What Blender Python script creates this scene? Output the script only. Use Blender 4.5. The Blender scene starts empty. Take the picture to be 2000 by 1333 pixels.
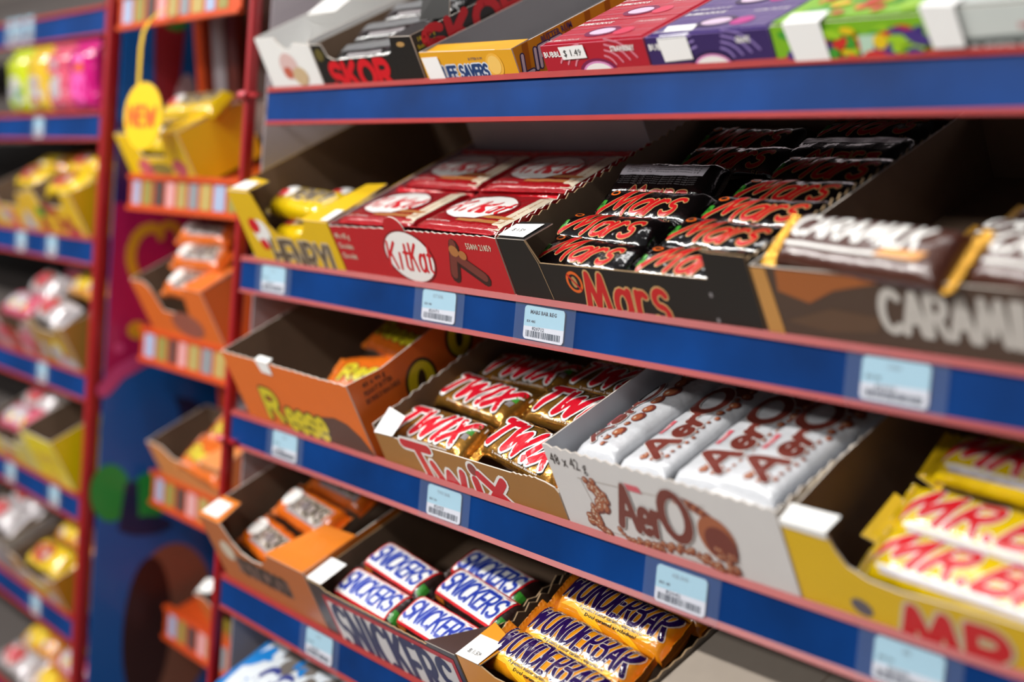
import bpy, bmesh, math, random
from math import sin, cos, pi, radians
from mathutils import Vector, Matrix, noise

# ------------------------------------------------------------------ camera, world, light, exposure
SC = bpy.context.scene
COL = SC.collection
OZ = 1.45                                   # eye height above the shop floor
YAW, PITCH, ROLL = -.9071, -.0817, .0792
TILT = .518                                 # the decks slope down towards the aisle
fw = Vector((sin(YAW)*cos(PITCH), cos(YAW)*cos(PITCH), sin(PITCH)))
rt = Vector((cos(YAW), -sin(YAW), 0))
up = rt.cross(fw)
r2 = rt*cos(ROLL) + up*sin(ROLL)
u2 = -rt*sin(ROLL) + up*cos(ROLL)
cd = bpy.data.cameras.new('camera')
cam = bpy.data.objects.new('camera', cd); COL.objects.link(cam)
cam.matrix_world = Matrix(((r2.x, u2.x, -fw.x, 0), (r2.y, u2.y, -fw.y, -.6481), (r2.z, u2.z, -fw.z, OZ), (0, 0, 0, 1)))
cd.lens = 50; cd.sensor_width = 36; cd.clip_start = .02
cd.dof.use_dof = True; cd.dof.focus_distance = 1.035; cd.dof.aperture_fstop = 2.6
SC.camera = cam
SC.view_settings.view_transform = 'Standard'; SC.view_settings.look = 'None'
SC.view_settings.gamma = 1; SC.view_settings.use_curve_mapping = False
SC.view_settings.exposure = -0.22

W = bpy.data.worlds.new('world'); SC.world = W; W.use_nodes = True
W.node_tree.nodes['Background'].inputs[0].default_value = (.92, .95, 1, 1)
W.node_tree.nodes['Background'].inputs[1].default_value = .12

def area(name, loc, target, sx, sy, power, col):
    l = bpy.data.lights.new(name, 'AREA'); l.shape = 'RECTANGLE'; l.size = sx; l.size_y = sy
    l.energy = power; l.color = col
    o = bpy.data.objects.new(name, l); COL.objects.link(o); o.location = loc
    d = (Vector(target) - Vector(loc)).normalized()
    z = -d; x = Vector((1, 0, 0)); y = z.cross(x).normalized(); x = y.cross(z)
    o.matrix_world = Matrix(((x.x, y.x, z.x, loc[0]), (x.y, y.y, z.y, loc[1]), (x.z, y.z, z.z, loc[2]), (0, 0, 0, 1)))
    return o
area('ceiling_tube_aisle', (-1.15, -1.75, 2.62), (-1.0, 0, OZ), 1.9, .10, 46, (1, .975, .94))
area('added_fill_far_aisle', (-1.3, -3.6, 2.70), (-1.1, 0, OZ), 3.2, .30, 62, (1, .975, .95))  # added soft frontal fill, brightens deep between the shelves
area('ceiling_tube_left', (-2.9, -1.75, 2.62), (-1.9, 0, OZ), 1.6, .10, 58, (1, .975, .94))
area('ceiling_tube_near', (-1.0, -.45, 2.75), (-1.0, 0, OZ), 1.8, .14, 10, (1, .98, .96))

# ------------------------------------------------------------------ helpers
def srgb(h):
    h = h.lstrip('#'); v = [int(h[i:i+2], 16)/255 for i in (0, 2, 4)]
    return tuple(c/12.92 if c <= .04045 else ((c+.055)/1.055)**2.4 for c in v) + (1,)
MATS = {}
def mat(name, col, rough=.5, metal=0, coat=0, bump=0, bscale=300, stretch=(1, 1, 1), vary=0, alpha=1, emit=0, spec=.5, vscale=30):
    if name in MATS: return MATS[name]
    m = bpy.data.materials.new(name); m.use_nodes = True
    nt = m.node_tree; b = nt.nodes['Principled BSDF']
    b.inputs['Base Color'].default_value = srgb(col); b.inputs['Roughness'].default_value = rough
    b.inputs['Metallic'].default_value = metal; b.inputs['Coat Weight'].default_value = coat
    b.inputs['Coat Roughness'].default_value = .12; b.inputs['Alpha'].default_value = alpha
    b.inputs['Specular IOR Level'].default_value = spec
    if emit:
        b.inputs['Emission Color'].default_value = srgb(col); b.inputs['Emission Strength'].default_value = emit
    if bump or vary:
        tc = nt.nodes.new('ShaderNodeTexCoord'); mp = nt.nodes.new('ShaderNodeMapping'); mp.inputs['Scale'].default_value = stretch
        nt.links.new(tc.outputs['Object'], mp.inputs[0])
    if bump:
        n = nt.nodes.new('ShaderNodeTexNoise'); n.inputs['Scale'].default_value = bscale; n.inputs['Detail'].default_value = 3
        nt.links.new(mp.outputs[0], n.inputs['Vector'])
        bp = nt.nodes.new('ShaderNodeBump'); bp.inputs['Strength'].default_value = bump; bp.inputs['Distance'].default_value = .002
        nt.links.new(n.outputs[0], bp.inputs['Height']); nt.links.new(bp.outputs[0], b.inputs['Normal'])
        if coat: nt.links.new(bp.outputs[0], b.inputs['Coat Normal'])
    if vary:
        n2 = nt.nodes.new('ShaderNodeTexNoise'); n2.inputs['Scale'].default_value = vscale; n2.inputs['Detail'].default_value = 4
        nt.links.new(mp.outputs[0], n2.inputs['Vector'])
        mx = nt.nodes.new('ShaderNodeMix'); mx.data_type = 'RGBA'
        c = srgb(col); k = 1-vary
        mx.inputs[6].default_value = (c[0]*k, c[1]*k, c[2]*k, 1); mx.inputs[7].default_value = (min(1, c[0]*(1+vary)), min(1, c[1]*(1+vary)), min(1, c[2]*(1+vary)), 1)
        nt.links.new(n2.outputs[0], mx.inputs[0]); nt.links.new(mx.outputs[2], b.inputs['Base Color'])
    MATS[name] = m; return m

def card(n, c, **k): return mat('card_'+n, c, rough=k.pop('rough', .42), vary=k.pop('vary', .05), **k)
def film(n, c, **k): return mat('film_'+n, c, rough=k.pop('rough', .25), coat=k.pop('coat', .6), bump=k.pop('bump', .35), bscale=k.pop('bscale', 120), **k)
def ink(n, c, **k): return mat('ink_'+n, c, rough=k.pop('rough', .38), coat=k.pop('coat', .35), **k)

kraft = mat('kraft_cardboard', '#7d6551', rough=.8, vary=.12, vscale=60)
kraft_pale = mat('pale_cardboard', '#a3978a', rough=.75, vary=.08, vscale=60)
edge_w = mat('torn_paper_edge', '#d9cfc4', rough=.8)
edge_k = mat('cardboard_edge', '#a78a66', rough=.8)
white = card('white', '#e6e6e4')
stick = mat('sticker_paper', '#f2f2f0', rough=.5)
I_white = ink('white', '#f0eeea'); I_black = ink('black', '#15120f'); I_red = ink('red', '#cc1320', coat=.08); I_navy = ink('navy', '#1b2a7a')

class M:
    """collects faces and builds ONE mesh object"""
    def __init__(s): s.v = []; s.f = []; s.m = []; s.ms = []; s.sm = []
    def mi(s, m):
        if m not in s.ms: s.ms.append(m)
        return s.ms.index(m)
    def face(s, pts, m, smooth=False):
        b = len(s.v); s.v += [tuple(p) for p in pts]; s.f.append(tuple(range(b, b+len(pts)))); s.m.append(s.mi(m)); s.sm.append(smooth)
    def grid(s, fn, nu, nv, m, closed=False, smooth=True):
        b = len(s.v)
        for i in range(nu+1):
            for j in range(nv if closed else nv+1): s.v.append(tuple(fn(i, j)))
        w = nv if closed else nv+1; k = s.mi(m)
        for i in range(nu):
            for j in range(nv):
                j2 = (j+1) % w if closed else j+1
                s.f.append((b+i*w+j, b+(i+1)*w+j, b+(i+1)*w+j2, b+i*w+j2)); s.m.append(k); s.sm.append(smooth)
    def box(s, a, b, m):
        x0, y0, z0 = a; x1, y1, z1 = b
        c = [(x0,y0,z0),(x1,y0,z0),(x1,y1,z0),(x0,y1,z0),(x0,y0,z1),(x1,y0,z1),(x1,y1,z1),(x0,y1,z1)]
        for q in ((0,3,2,1),(4,5,6,7),(0,1,5,4),(1,2,6,5),(2,3,7,6),(3,0,4,7)): s.face([c[i] for i in q], m)
    def slab(s, poly, f, t, mo, mi_=None, me=None):
        """poly in 2D, f(a,b,d) to 3D, d from 0 (outside) to t (inside)"""
        mi_ = mi_ or mo; me = me or mi_
        s.face([f(a, b, 0) for a, b in poly], mo); s.face([f(a, b, t) for a, b in reversed(poly)], mi_)
        for i in range(len(poly)):
            p, q = poly[i], poly[(i+1) % len(poly)]
            s.face([f(*q, 0), f(*p, 0), f(*p, t), f(*q, t)], me)
    def build(s, name, parent=None, mw=None, weld=False):
        me = bpy.data.meshes.new(name); me.from_pydata(s.v, [], s.f)
        for m in s.ms: me.materials.append(m)
        for p, k, sm in zip(me.polygons, s.m, s.sm): p.material_index = k; p.use_smooth = sm
        me.update()
        o = bpy.data.objects.new(name, me); COL.objects.link(o)
        if parent: o.parent = parent
        if mw is not None: o.matrix_world = mw
        return o

def tag(o, label, cat, group=None):
    o['label'] = label; o['category'] = cat
    if group: o['group'] = group
    return o
def struct(o): o['kind'] = 'structure'; return o
def copy_tree(o, parent=None):
    c = o.copy(); COL.objects.link(c)
    if parent: c.parent = parent
    for ch in list(o.children): copy_tree(ch, c)
    return c

ZK = [.1121, -.0511, -.2036, -.3689, -.5289]          # lip height of the five shelves
def frame(k, x, s=0, w=0, yaw=0, roll=0, pitch=0, origin=None):
    o = origin or (0, .005, ZK[k]-.010)
    return (Matrix.Translation((o[0], o[1], o[2]+OZ)) @ Matrix.Rotation(TILT, 4, 'X') @ Matrix.Translation((x, s, w))
            @ Matrix.Rotation(radians(yaw), 4, 'Z') @ Matrix.Rotation(radians(pitch), 4, 'Y') @ Matrix.Rotation(radians(roll), 4, 'X'))

# ------------------------------------------------------------------ lettering
def arc(cx, cy, rx, ry, a0, a1, n=None):
    n = n or max(3, int(abs(a1-a0)/24))
    return [(cx+rx*cos(radians(a0+(a1-a0)*i/n)), cy+ry*sin(radians(a0+(a1-a0)*i/n))) for i in range(n+1)]
G = {
 'A': (.72, [[(0,0),(.32,1),(.64,0)], [(.13,.34),(.52,.34)]]), 'B': (.66, [[(.3,.52),(0,.52),(0,1),(.3,1)]+arc(.3,.76,.22,.24,90,-90), [(.3,.52)]+arc(.32,.26,.26,.26,90,-90)+[(0,0),(0,.52)]]),
 'C': (.68, [arc(.34,.5,.34,.5,48,312)]), 'D': (.7, [[(0,0),(0,1),(.22,1)]+arc(.22,.5,.4,.5,90,-90)+[(0,0)]]),
 'E': (.56, [[(.48,1),(0,1),(0,0),(.48,0)], [(0,.52),(.4,.52)]]), 'F': (.54, [[(.48,1),(0,1),(0,0)], [(0,.52),(.38,.52)]]),
 'G': (.74, [arc(.34,.5,.34,.5,50,330)+[(.64,.42),(.36,.42)]]), 'H': (.66, [[(0,0),(0,1)], [(.55,0),(.55,1)], [(0,.5),(.55,.5)]]),
 'I': (.16, [[(.05,0),(.05,1)]]), 'K': (.64, [[(0,0),(0,1)], [(.52,1),(.04,.45)], [(.18,.6),(.55,0)]]), 'L': (.5, [[(0,1),(0,0),(.44,0)]]),
 'M': (.98, [[(0,0),(.16,1),(.42,.2),(.68,1),(.86,0)]]), 'N': (.7, [[(0,0),(0,1),(.56,0),(.56,1)]]), 'O': (.78, [arc(.34,.5,.34,.5,90,450,16)]),
 'P': (.62, [[(0,0),(0,1),(.28,1)]+arc(.28,.73,.26,.27,90,-90)+[(0,.46)]]), 'R': (.66, [[(0,0),(0,1),(.28,1)]+arc(.28,.74,.24,.26,90,-90)+[(0,.48)], [(.24,.48),(.54,0)]]),
 'S': (.62, [arc(.28,.74,.26,.26,35,250)+arc(.27,.25,.27,.25,75,-150)]), 'T': (.64, [[(0,1),(.58,1)], [(.29,1),(.29,0)]]),
 'U': (.68, [[(0,1),(0,.32)]+arc(.28,.3,.28,.3,180,360)+[(.56,1)]]), 'V': (.64, [[(0,1),(.28,0),(.56,1)]]), 'W': (.98, [[(0,1),(.2,0),(.43,.8),(.66,0),(.86,1)]]),
 'X': (.64, [[(0,0),(.54,1)], [(0,1),(.54,0)]]), 'Y': (.62, [[(0,1),(.27,.48),(.54,1)], [(.27,.48),(.27,0)]]), 'J': (.5, [[(.4,1),(.4,.2)]+arc(.2,.2,.2,.2,0,-170)]),
 'a': (.6, [arc(.24,.32,.24,.32,20,380), [(.49,.66),(.49,.1),(.58,0)]]), 'r': (.44, [[(0,0),(.02,.66)], [(.02,.4)]+arc(.2,.4,.18,.25,150,50)]),
 's': (.46, [arc(.2,.5,.18,.16,30,260)+arc(.19,.17,.19,.17,80,-150)]), 'w': (.8, [[(0,.66),(.15,0),(.34,.58),(.52,0),(.68,.66)]]), 'i': (.2, [[(.05,.6),(.05,0)]]),
 'x': (.52, [[(0,0),(.42,.66)], [(0,.66),(.42,0)]]), 'e': (.56, [[(.04,.34),(.44,.34)]+arc(.24,.33,.22,.33,10,310)]), 'o': (.58, [arc(.25,.33,.24,.33,90,450,14)]),
 't': (.4, [[(.14,.95),(.14,.1),(.3,0)], [(0,.64),(.32,.64)]]), 'y': (.54, [[(0,.66),(.22,.06)], [(.44,.66),(.1,-.3)]]), 'n': (.56, [[(0,0),(0,.64)], [(0,.4)]+arc(.22,.4,.21,.25,160,0)+[(.43,0)]]),
 ' ': (.35, []), '!': (.2, [[(.05,1),(.05,.3)], [(.05,.05),(.06,.02)]]), "'": (.2, [[(.05,1),(.03,.75)]]),
 '0': (.64, [arc(.27,.5,.27,.5,90,450,14)]), '1': (.3, [[(0,.8),(.14,1),(.14,0)]]), '2': (.6, [arc(.25,.74,.25,.26,160,-30)+[(0,0),(.52,0)]]),
 '4': (.62, [[(.4,0),(.4,1),(0,.32),(.54,.32)]]), '5': (.6, [[(.48,1),(.08,1),(.04,.58)]+arc(.23,.32,.26,.32,120,-140)]), '8': (.6, [arc(.25,.76,.21,.24,90,450,12), arc(.25,.27,.26,.27,90,450,12)]),
 '9': (.6, [arc(.25,.7,.25,.3,0,360,12)+[(.46,.4),(.3,0)]]), '$': (.6, [arc(.28,.7,.24,.22,35,250)+arc(.27,.28,.25,.22,75,-150), [(.27,1.08),(.27,-.08)]]), '.': (.2, [[(.05,0),(.06,.03)]]),
}
def word(t, h, width=None, slant=0, sx=1, gap=.08, heights=None, rise=0):
    """list of stroke polylines, centred on the origin"""
    out = []; x = 0
    for i, ch in enumerate(t):
        w, st = G[ch]; k = heights[i] if heights else 1
        for s in st: out.append([((x+px*k*sx)*h, (py*k)*h + rise*x*h) for px, py in s])
        x += (w*k*sx+gap)
    xs = [p[0] for s in out for p in s]; ys = [p[1] for s in out for p in s]
    x0, x1, cy = min(xs), max(xs), (max(ys)+min(ys))/2
    q = (width/(x1-x0)) if width else 1
    return [[((p[0]-(x0+x1)/2)*q + (p[1]-cy)*slant, p[1]-cy) for p in s] for s in out]
def dens(s, d=.003):
    r = [s[0]]
    for p, q in zip(s, s[1:]):
        n = max(1, int(math.hypot(q[0]-p[0], q[1]-p[1])/d)); r += [(p[0]+(q[0]-p[0])*i/n, p[1]+(q[1]-p[1])*i/n) for i in range(1, n+1)]
    return r
def strokes(m, wd, f, at, hw, mt, lv, rot=0, hwy=None, step=.003):
    """draw thick polylines through the map f(a, b, level)"""
    hwy = hwy or hw; c, s_ = cos(radians(rot)), sin(radians(rot))
    k = 0
    for s in wd:
        s = [p for i, p in enumerate(s) if i == 0 or math.hypot(p[0]-s[i-1][0], p[1]-s[i-1][1]) > 1e-6]
        parts = [[s[0]]]
        for i in range(1, len(s)):
            parts[-1].append(s[i])
            if i < len(s)-1:
                a = math.atan2(s[i][1]-s[i-1][1], s[i][0]-s[i-1][0]); b = math.atan2(s[i+1][1]-s[i][1], s[i+1][0]-s[i][0])
                if abs((b-a+pi) % (2*pi)-pi) > .8: parts.append([s[i]])
        for sub in parts:
            l = lv+(k % 6)*.09; k += 1
            g = lambda x, y, e=0: f(at[0]+x*c-y*s_, at[1]+x*s_+y*c, l+e)
            ends = (sub[0], sub[-1])
            if len(sub) > 1:
                q = dens(sub, step); L, Rr = [], []
                for i, p in enumerate(q):
                    a = q[max(0, i-1)]; b = q[min(len(q)-1, i+1)]; dx, dy = (b[0]-a[0])/hw, (b[1]-a[1])/hwy; n = math.hypot(dx, dy) or 1
                    nx, ny = -dy/n*hw, dx/n*hwy; L.append((p[0]+nx, p[1]+ny)); Rr.append((p[0]-nx, p[1]-ny))
                m.grid(lambda i, j: g(*((Rr[i], q[i], L[i])[j])), len(q)-1, 2, mt, smooth=False)
            for e_, p in enumerate(ends): m.face([g(p[0]+hw*cos(j*pi/4+.39), p[1]+hwy*sin(j*pi/4+.39), -.03-.02*e_) for j in range(8)], mt)
def logo(m, t, h, width, f, at, hw, layers, slant=0, rot=0, lv=1, **k):
    """layers: (extra width, material) from the outermost outline in"""
    wd = word(t, h, width, slant, **k)
    for i, (e, mt) in enumerate(layers): strokes(m, wd, f, at, hw+e, mt, lv+i, rot, step=.0045 if len(t) > 6 else .0035)
def patch(m, f, a0, a1, b0, b1, mt, lv=0, na=8, nb=4, slant=0):
    m.grid(lambda i, j: f(a0+(a1-a0)*i/na + slant*(b1-b0)*(j/nb-.5), b0+(b1-b0)*j/nb, lv), na, nb, mt, smooth=False)
def poly(m, f, pts, mt, lv=0): m.face([f(a, b, lv) for a, b in pts], mt)
def ell(m, f, ca, cb, ra, rb, mt, lv=0, n=20, rot=0):
    c, s = cos(radians(rot)), sin(radians(rot))
    P = lambda t, k: f(ca+k*(ra*cos(t)*c-rb*sin(t)*s), cb+k*(ra*cos(t)*s+rb*sin(t)*c), lv)
    for i in range(n):
        a, b = 2*pi*i/n, 2*pi*(i+1)/n
        m.face([P(a, .5), P(b, .5), P(b, 1), P(a, 1)], mt); m.face([f(ca, cb, lv), P(a, .5), P(b, .5)], mt)
def blobs(m, f, a0, a1, b0, b1, n, r0, r1, mts, lv, rnd):
    for i in range(n):
        r = rnd.uniform(r0, r1); ell(m, f, rnd.uniform(a0, a1), rnd.uniform(b0, b1), r, r, rnd.choice(mts), lv+(i % 4)*.3, 9)
_tc = {}
def small_text(m, t, h, f, at, mt, lv=1, shear=0, bold=.0, rot=0, width=None):
    """printed small type, from the built-in font"""
    key = (t, shear, bold)
    if key not in _tc:
        c = bpy.data.curves.new('type', 'FONT'); c.body = t; c.size = 1; c.shear = shear; c.offset = bold; c.resolution_u = 1
        o = bpy.data.objects.new('type', c); COL.objects.link(o)
        dg = bpy.context.evaluated_depsgraph_get(); dg.update(); e = o.evaluated_get(dg); me = e.to_mesh()
        _tc[key] = ([tuple(v.co) for v in me.vertices], [tuple(p.vertices) for p in me.polygons])
        e.to_mesh_clear(); bpy.data.objects.remove(o); bpy.data.curves.remove(c)
    vs, fs = _tc[key]
    if not vs: return
    x0 = min(v[0] for v in vs); x1 = max(v[0] for v in vs); q = h/.72; qx = width/(x1-x0) if width else q
    cc, ss = cos(radians(rot)), sin(radians(rot))
    P = []
    for v in vs:
        x, y = (v[0]-(x0+x1)/2)*qx, (v[1]-.36)*q
        P.append(f(at[0]+x*cc-y*ss, at[1]+x*ss+y*cc, lv))
    b = len(m.v); m.v += [tuple(p) for p in P]; k = m.mi(mt)
    for fc in fs: m.f.append(tuple(b+i for i in fc)); m.m.append(k); m.sm.append(False)

# ------------------------------------------------------------------ wrapped bars
class Bar:
    """geometry of one pillow wrapper; X along its length, Z up, base at z=0"""
    def __init__(s, L, Wd, H, n=2.8, taper=.012, fin=.008, wr=.0006, seed=0, flat=.32):
        s.L, s.W, s.H, s.n, s.tp, s.fin, s.wr, s.seed, s.flat = L, Wd, H, n, taper, fin, wr, seed, flat
        tb = []; L_ = 0; p0 = None
        for i in range(201):
            ph = pi*i/200; p = s.cs(ph, Wd/2, H/2)
            if p0: L_ += math.hypot(p[0]-p0[0], p[1]-p0[1])
            tb.append((L_, ph)); p0 = p
        s.tb = tb; s.half = L_
    def cs(s, ph, a, b):
        c, d = cos(ph), sin(ph); e = 2/s.n
        return (a*math.copysign(abs(d)**e, d), b*math.copysign(abs(c)**e, c))
    def ph(s, v):
        t = min(abs(v), s.half*.9999); lo, hi = 0, 200
        while hi-lo > 1:
            k = (lo+hi)//2
            if s.tb[k][0] <= t: lo = k
            else: hi = k
        a, b = s.tb[lo], s.tb[hi]; r = a[1]+(b[1]-a[1])*(t-a[0])/max(1e-9, b[0]-a[0])
        return math.copysign(r, v)
    def P(s, u, v, lv=-1):
        lift = 0 if lv < 0 else .00022+.00013*lv
        e = max(0, min(1, (s.L/2-abs(u))/s.tp)); zs = max(.05, math.sqrt(max(0, 1-(1-e)**2.2)))
        a = s.W/2*(1+.05*(1-zs)); b = s.H/2*zs; zc = s.H/2*zs + s.H*s.flat*(1-zs)
        ph = s.ph(v); y, z = s.cs(ph, a, b)
        ny = math.copysign(abs(y/a)**(s.n-1)/a, y); nz = math.copysign(abs(z/b)**(s.n-1)/b, z); q = math.hypot(ny, nz) or 1
        d = noise.noise(Vector((u*70+s.seed*7.1, v*90, s.seed*3.3)))*s.wr + noise.noise(Vector((u*210, v*60+s.seed, 5)))*s.wr*(.4+1.4*(1-e))
        d = max(d, -b*.6)
        return (u, y+(lift+d)*ny/q, zc+z+(lift+d)*nz/q)
    def R(s, a, b, lv=-1): return s.P(b, -a, lv)           # print turned a quarter, for wide packs
    def body(s, m, mt):
        nu, nv = 34, 30
        us = []
        for i in range(nu+1):
            t = i/nu; us.append((-s.L/2)+s.L*(t if .15 < t < .85 else t))
        us = sorted(set([-s.L/2, -s.L/2+.0015, -s.L/2+.004, s.L/2-.004, s.L/2-.0015, s.L/2] + us))
        m.grid(lambda i, j: s.P(us[i], -s.half+2*s.half*j/nv), len(us)-1, nv, mt, closed=True)
        for sg in (0, len(us)-1):
            m.face([s.P(us[sg], -s.half+2*s.half*j/nv) for j in range(nv)], mt)
    def crimp(s, sg, mt, curl=0.0, mt2=None):
        m = M(); n = 22; w = s.W*1.04; z0 = s.H*(.5*.05+s.flat*.95); rows = 7
        def pt(i, j, t):
            y = -w/2+w*i/n; k = j/rows; z = z0 + curl*(s.fin*k)**1 + .00045*sin(j*pi) + .0003*(j % 2) + .0008*k*noise.noise(Vector((y*120, s.seed+sg, k*2)))
            ex = s.fin*k + (.0011 if (j == rows and i % 2) else 0)
            return (sg*(s.L/2-.0004+ex*cos(min(1.2, abs(curl)))), y, z+t)
        m.grid(lambda i, j: pt(i, j, .00025), n, rows, mt, smooth=False); m.grid(lambda i, j: pt(n-i, j, -.00025), n, rows, mt2 or mt, smooth=False)
        m.face([pt(i, rows, .00025) for i in range(n+1)] + [pt(i, rows, -.00025) for i in range(n, -1, -1)], mt)
        return m

PROTO = {}
def make_bar(kind, body_mat, end_mat, B, print_fn, name='candy_bar', part='crimped_end', curl=(0, 0), up_=True):
    m = M(); B.body(m, body_mat); print_fn(m, B)
    o = m.build(name)
    for sg, c in zip((-1, 1), curl): B.crimp(sg, end_mat, c).build(part, o)
    PROTO[kind] = [o, False, B]
def put(kind, mw, label, group, cat='candy bar'):
    p = PROTO[kind]
    o = p[0] if not p[1] else copy_tree(p[0])
    p[1] = True
    o.matrix_world = mw
    return tag(o, label, cat, group)

# ------------------------------------------------------------------ cartons
def jag(p, q, n, amp, rnd):
    r = []
    for i in range(n+1):
        t = i/n; r.append((p[0]+(q[0]-p[0])*t, p[1]+(q[1]-p[1])*t + (amp*rnd.uniform(.4, 1) if i % 2 else -amp*.3*rnd.random())))
    return r
class Carton:
    """open display tray; local X along the shelf from its left wall, Y into the shelf, Z up"""
    T = .0011
    def __init__(s, k, x0, x1, label, out, inside, h=.05, depth=.24, cat='display box', name='display_carton', front=None, hl=None, hr=None, left=None, right=None,
                 edge=None, side=None, group=None, origin=None, base=None):
        s.w = x1-x0; s.d = depth; t = s.T; s.x0 = x0
        s.root = bpy.data.objects.new(name, None); COL.objects.link(s.root); s.root.empty_display_size = .02
        s.root.matrix_world = frame(k, x0, 0, 0, origin=origin); tag(s.root, label, cat, group)
        edge = edge or edge_w; hl = hl or h; hr = hr or h; w = s.w; side = side or out
        s.F = lambda a, b, lv=0: (a, -.00015-.00012*lv, b)                       # print on the front
        s.S = lambda a, b, lv=0: (w+.00015+.00012*lv, a, b)                      # print on the right side
        s.front = M(); s.front.slab(front or [(0, 0), (w, 0), (w, hr), (0, hl)], lambda a, b, d: (a, d, b), t, out, inside, edge)
        s.right = M(); s.right.slab(right or [(t, 0), (depth, 0), (depth, hr), (t, hr)], lambda a, b, d: (w-d, a, b), t, side, inside, edge)
        s.left = M(); s.left.slab([(a, b) for a, b in reversed(left or [(t, 0), (depth, 0), (depth, hl), (t, hl)])], lambda a, b, d: (d, a, b), t, side, inside, edge)
        s.back = M(); s.back.slab([(w-t, 0), (t, 0), (t, max(hl, hr)), (w-t, max(hl, hr))], lambda a, b, d: (a, depth-d, b), t, out, inside, edge)
        s.base = M(); s.base.slab([(t, t), (t, depth-t), (w-t, depth-t), (w-t, t)], lambda a, b, d: (a, b, d), t, inside, base or inside, edge)
    def flap(s, pts, m_, mi_=None, name='top_flap', lift=.0):
        """pts: four or more 3D points, a flap folded over the opening"""
        m = M(); n = (Vector(pts[1])-Vector(pts[0])).cross(Vector(pts[2])-Vector(pts[0])).normalized()*.0009
        b = [tuple(Vector(p)-n) for p in pts]
        m.face(pts, m_); m.face(list(reversed(b)), mi_ or m_)
        for i in range(len(pts)):
            j = (i+1) % len(pts); m.face([pts[i], b[i], b[j], pts[j]], edge_w)
        return m.build(name, s.root)
    def sticker(s, pts3, extra=None, name='price_sticker'):
        m = M()
        for q in pts3: m.face(q, stick)
        if extra: extra(m)
        return m.build(name, s.root)
    def done(s):
        fp = s.front.build('front_panel', s.root)
        for o in list(s.root.children):
            if 'sticker' in o.name or 'corner_flap' in o.name: o.parent = fp
        s.right.build('side_panel', s.root); s.left.build('side_panel', s.root)
        s.back.build('back_panel', s.root); s.base.build('base_panel', s.root); return s.root

# ------------------------------------------------------------------ the place: floor, wall, racks
floor_m = mat('floor_vinyl', '#8d8378', rough=.35, vary=.08, vscale=4)
m = M(); m.box((-5, -4, -.05), (2, 1.2, 0), floor_m); struct(m.build('floor'))
wall_m = mat('wall_paint', '#6e655e', rough=.8, vary=.04, vscale=5)
m = M(); m.box((-5, .52, 0), (2, .6, 2.9), wall_m); struct(m.build('wall_back'))

red_metal = mat('red_enamel', '#9a0f17', rough=.35, coat=.3, vary=.10, vscale=50)
rim_red = mat('red_rim', '#8f120d', rough=.42, coat=.08, spec=.35, vary=.18, vscale=60)
blue_strip = mat('blue_insert', '#02316c', rough=.42, coat=.03, spec=.14, bump=.25, bscale=9, vary=.85, vscale=9)  # mottling puts smudges and soft cloudy reflections into the blue
deck_m = mat('shelf_deck', '#4a4340', rough=.55, vary=.1)
panel_m = mat('lilac_grey_panel', '#b9b0b6', rough=.5, vary=.04, vscale=6)
back_m = mat('rack_back', '#a5999e', rough=.6, vary=.05, vscale=6)

def shelf(x0, x1, zk, label, group, H=.036, end_cap=True):
    root = bpy.data.objects.new('display_shelf', None); COL.objects.link(root); root.location = (x0, 0, OZ+zk); root.empty_display_size = .03
    tag(root, label, 'shelf', group); L = x1-x0
    m = M(); m.box((0, -.0002, -H+.003), (L, .0022, -.004), blue_strip); m.build('price_channel', root)
    def rim(z0, z1, yo, nm):
        m = M(); n = 8
        pr = [(.004, z0)] + [(yo + .0012*(1-cos(a)), (z0+z1)/2 - (z1-z0)/2*cos(a)) for a in [pi*i/n for i in range(n+1)]] + [(.004, z1)]
        for i in range(len(pr)-1): m.face([(0, pr[i][0], pr[i][1]), (L, pr[i][0], pr[i][1]), (L, pr[i+1][0], pr[i+1][1]), (0, pr[i+1][0], pr[i+1][1])], rim_red, True)
        m.face([(L, p[0], p[1]) for p in pr], rim_red); m.face([(0, p[0], p[1]) for p in reversed(pr)], rim_red)
        m.face([(0, .004, z1), (L, .004, z1), (L, .004, z0), (0, .004, z0)], rim_red)
        m.build(nm, root)
    rim(-.0052, 0, -.0026, 'top_rim'); rim(-H, -H+.0045, -.0022, 'bottom_rim')
    m = M(); m.box((0, .0022, -H+.002), (L, .0042, -.001), rim_red); m.build('channel_back', root)
    m = M(); c, s = cos(TILT), sin(TILT)
    m.slab([(0, .0), (L, .0), (L, .30), (0, .30)], lambda a, b, d: (a, .0046+b*c+d*s, -.0102+b*s-d*c), .004, deck_m); m.build('deck', root)
    if end_cap:
        m = M(); m.slab([(.004, -H+.001), (.02, -H+.004), (.28, .112), (.28, .132), (.004, -.003)], lambda a, b, d: (-.0012+d, a, b), .0012, panel_m); m.build('end_bracket', root)
    return root
XL = -1.268; XR = .3
names = ['top display shelf holding gum and small candy cartons', 'second display shelf with the red, black and brown chocolate cartons', 'third display shelf with the orange, gold and white cartons',
         'fourth display shelf with small price tag and yellow wafer carton', 'lowest display shelf with the blue packet at the frame bottom']
for k, z in enumerate(ZK): shelf([-1.236, XL, XL, XL, XL][k], XR, z, names[k], 'shelves of the near rack')

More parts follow.
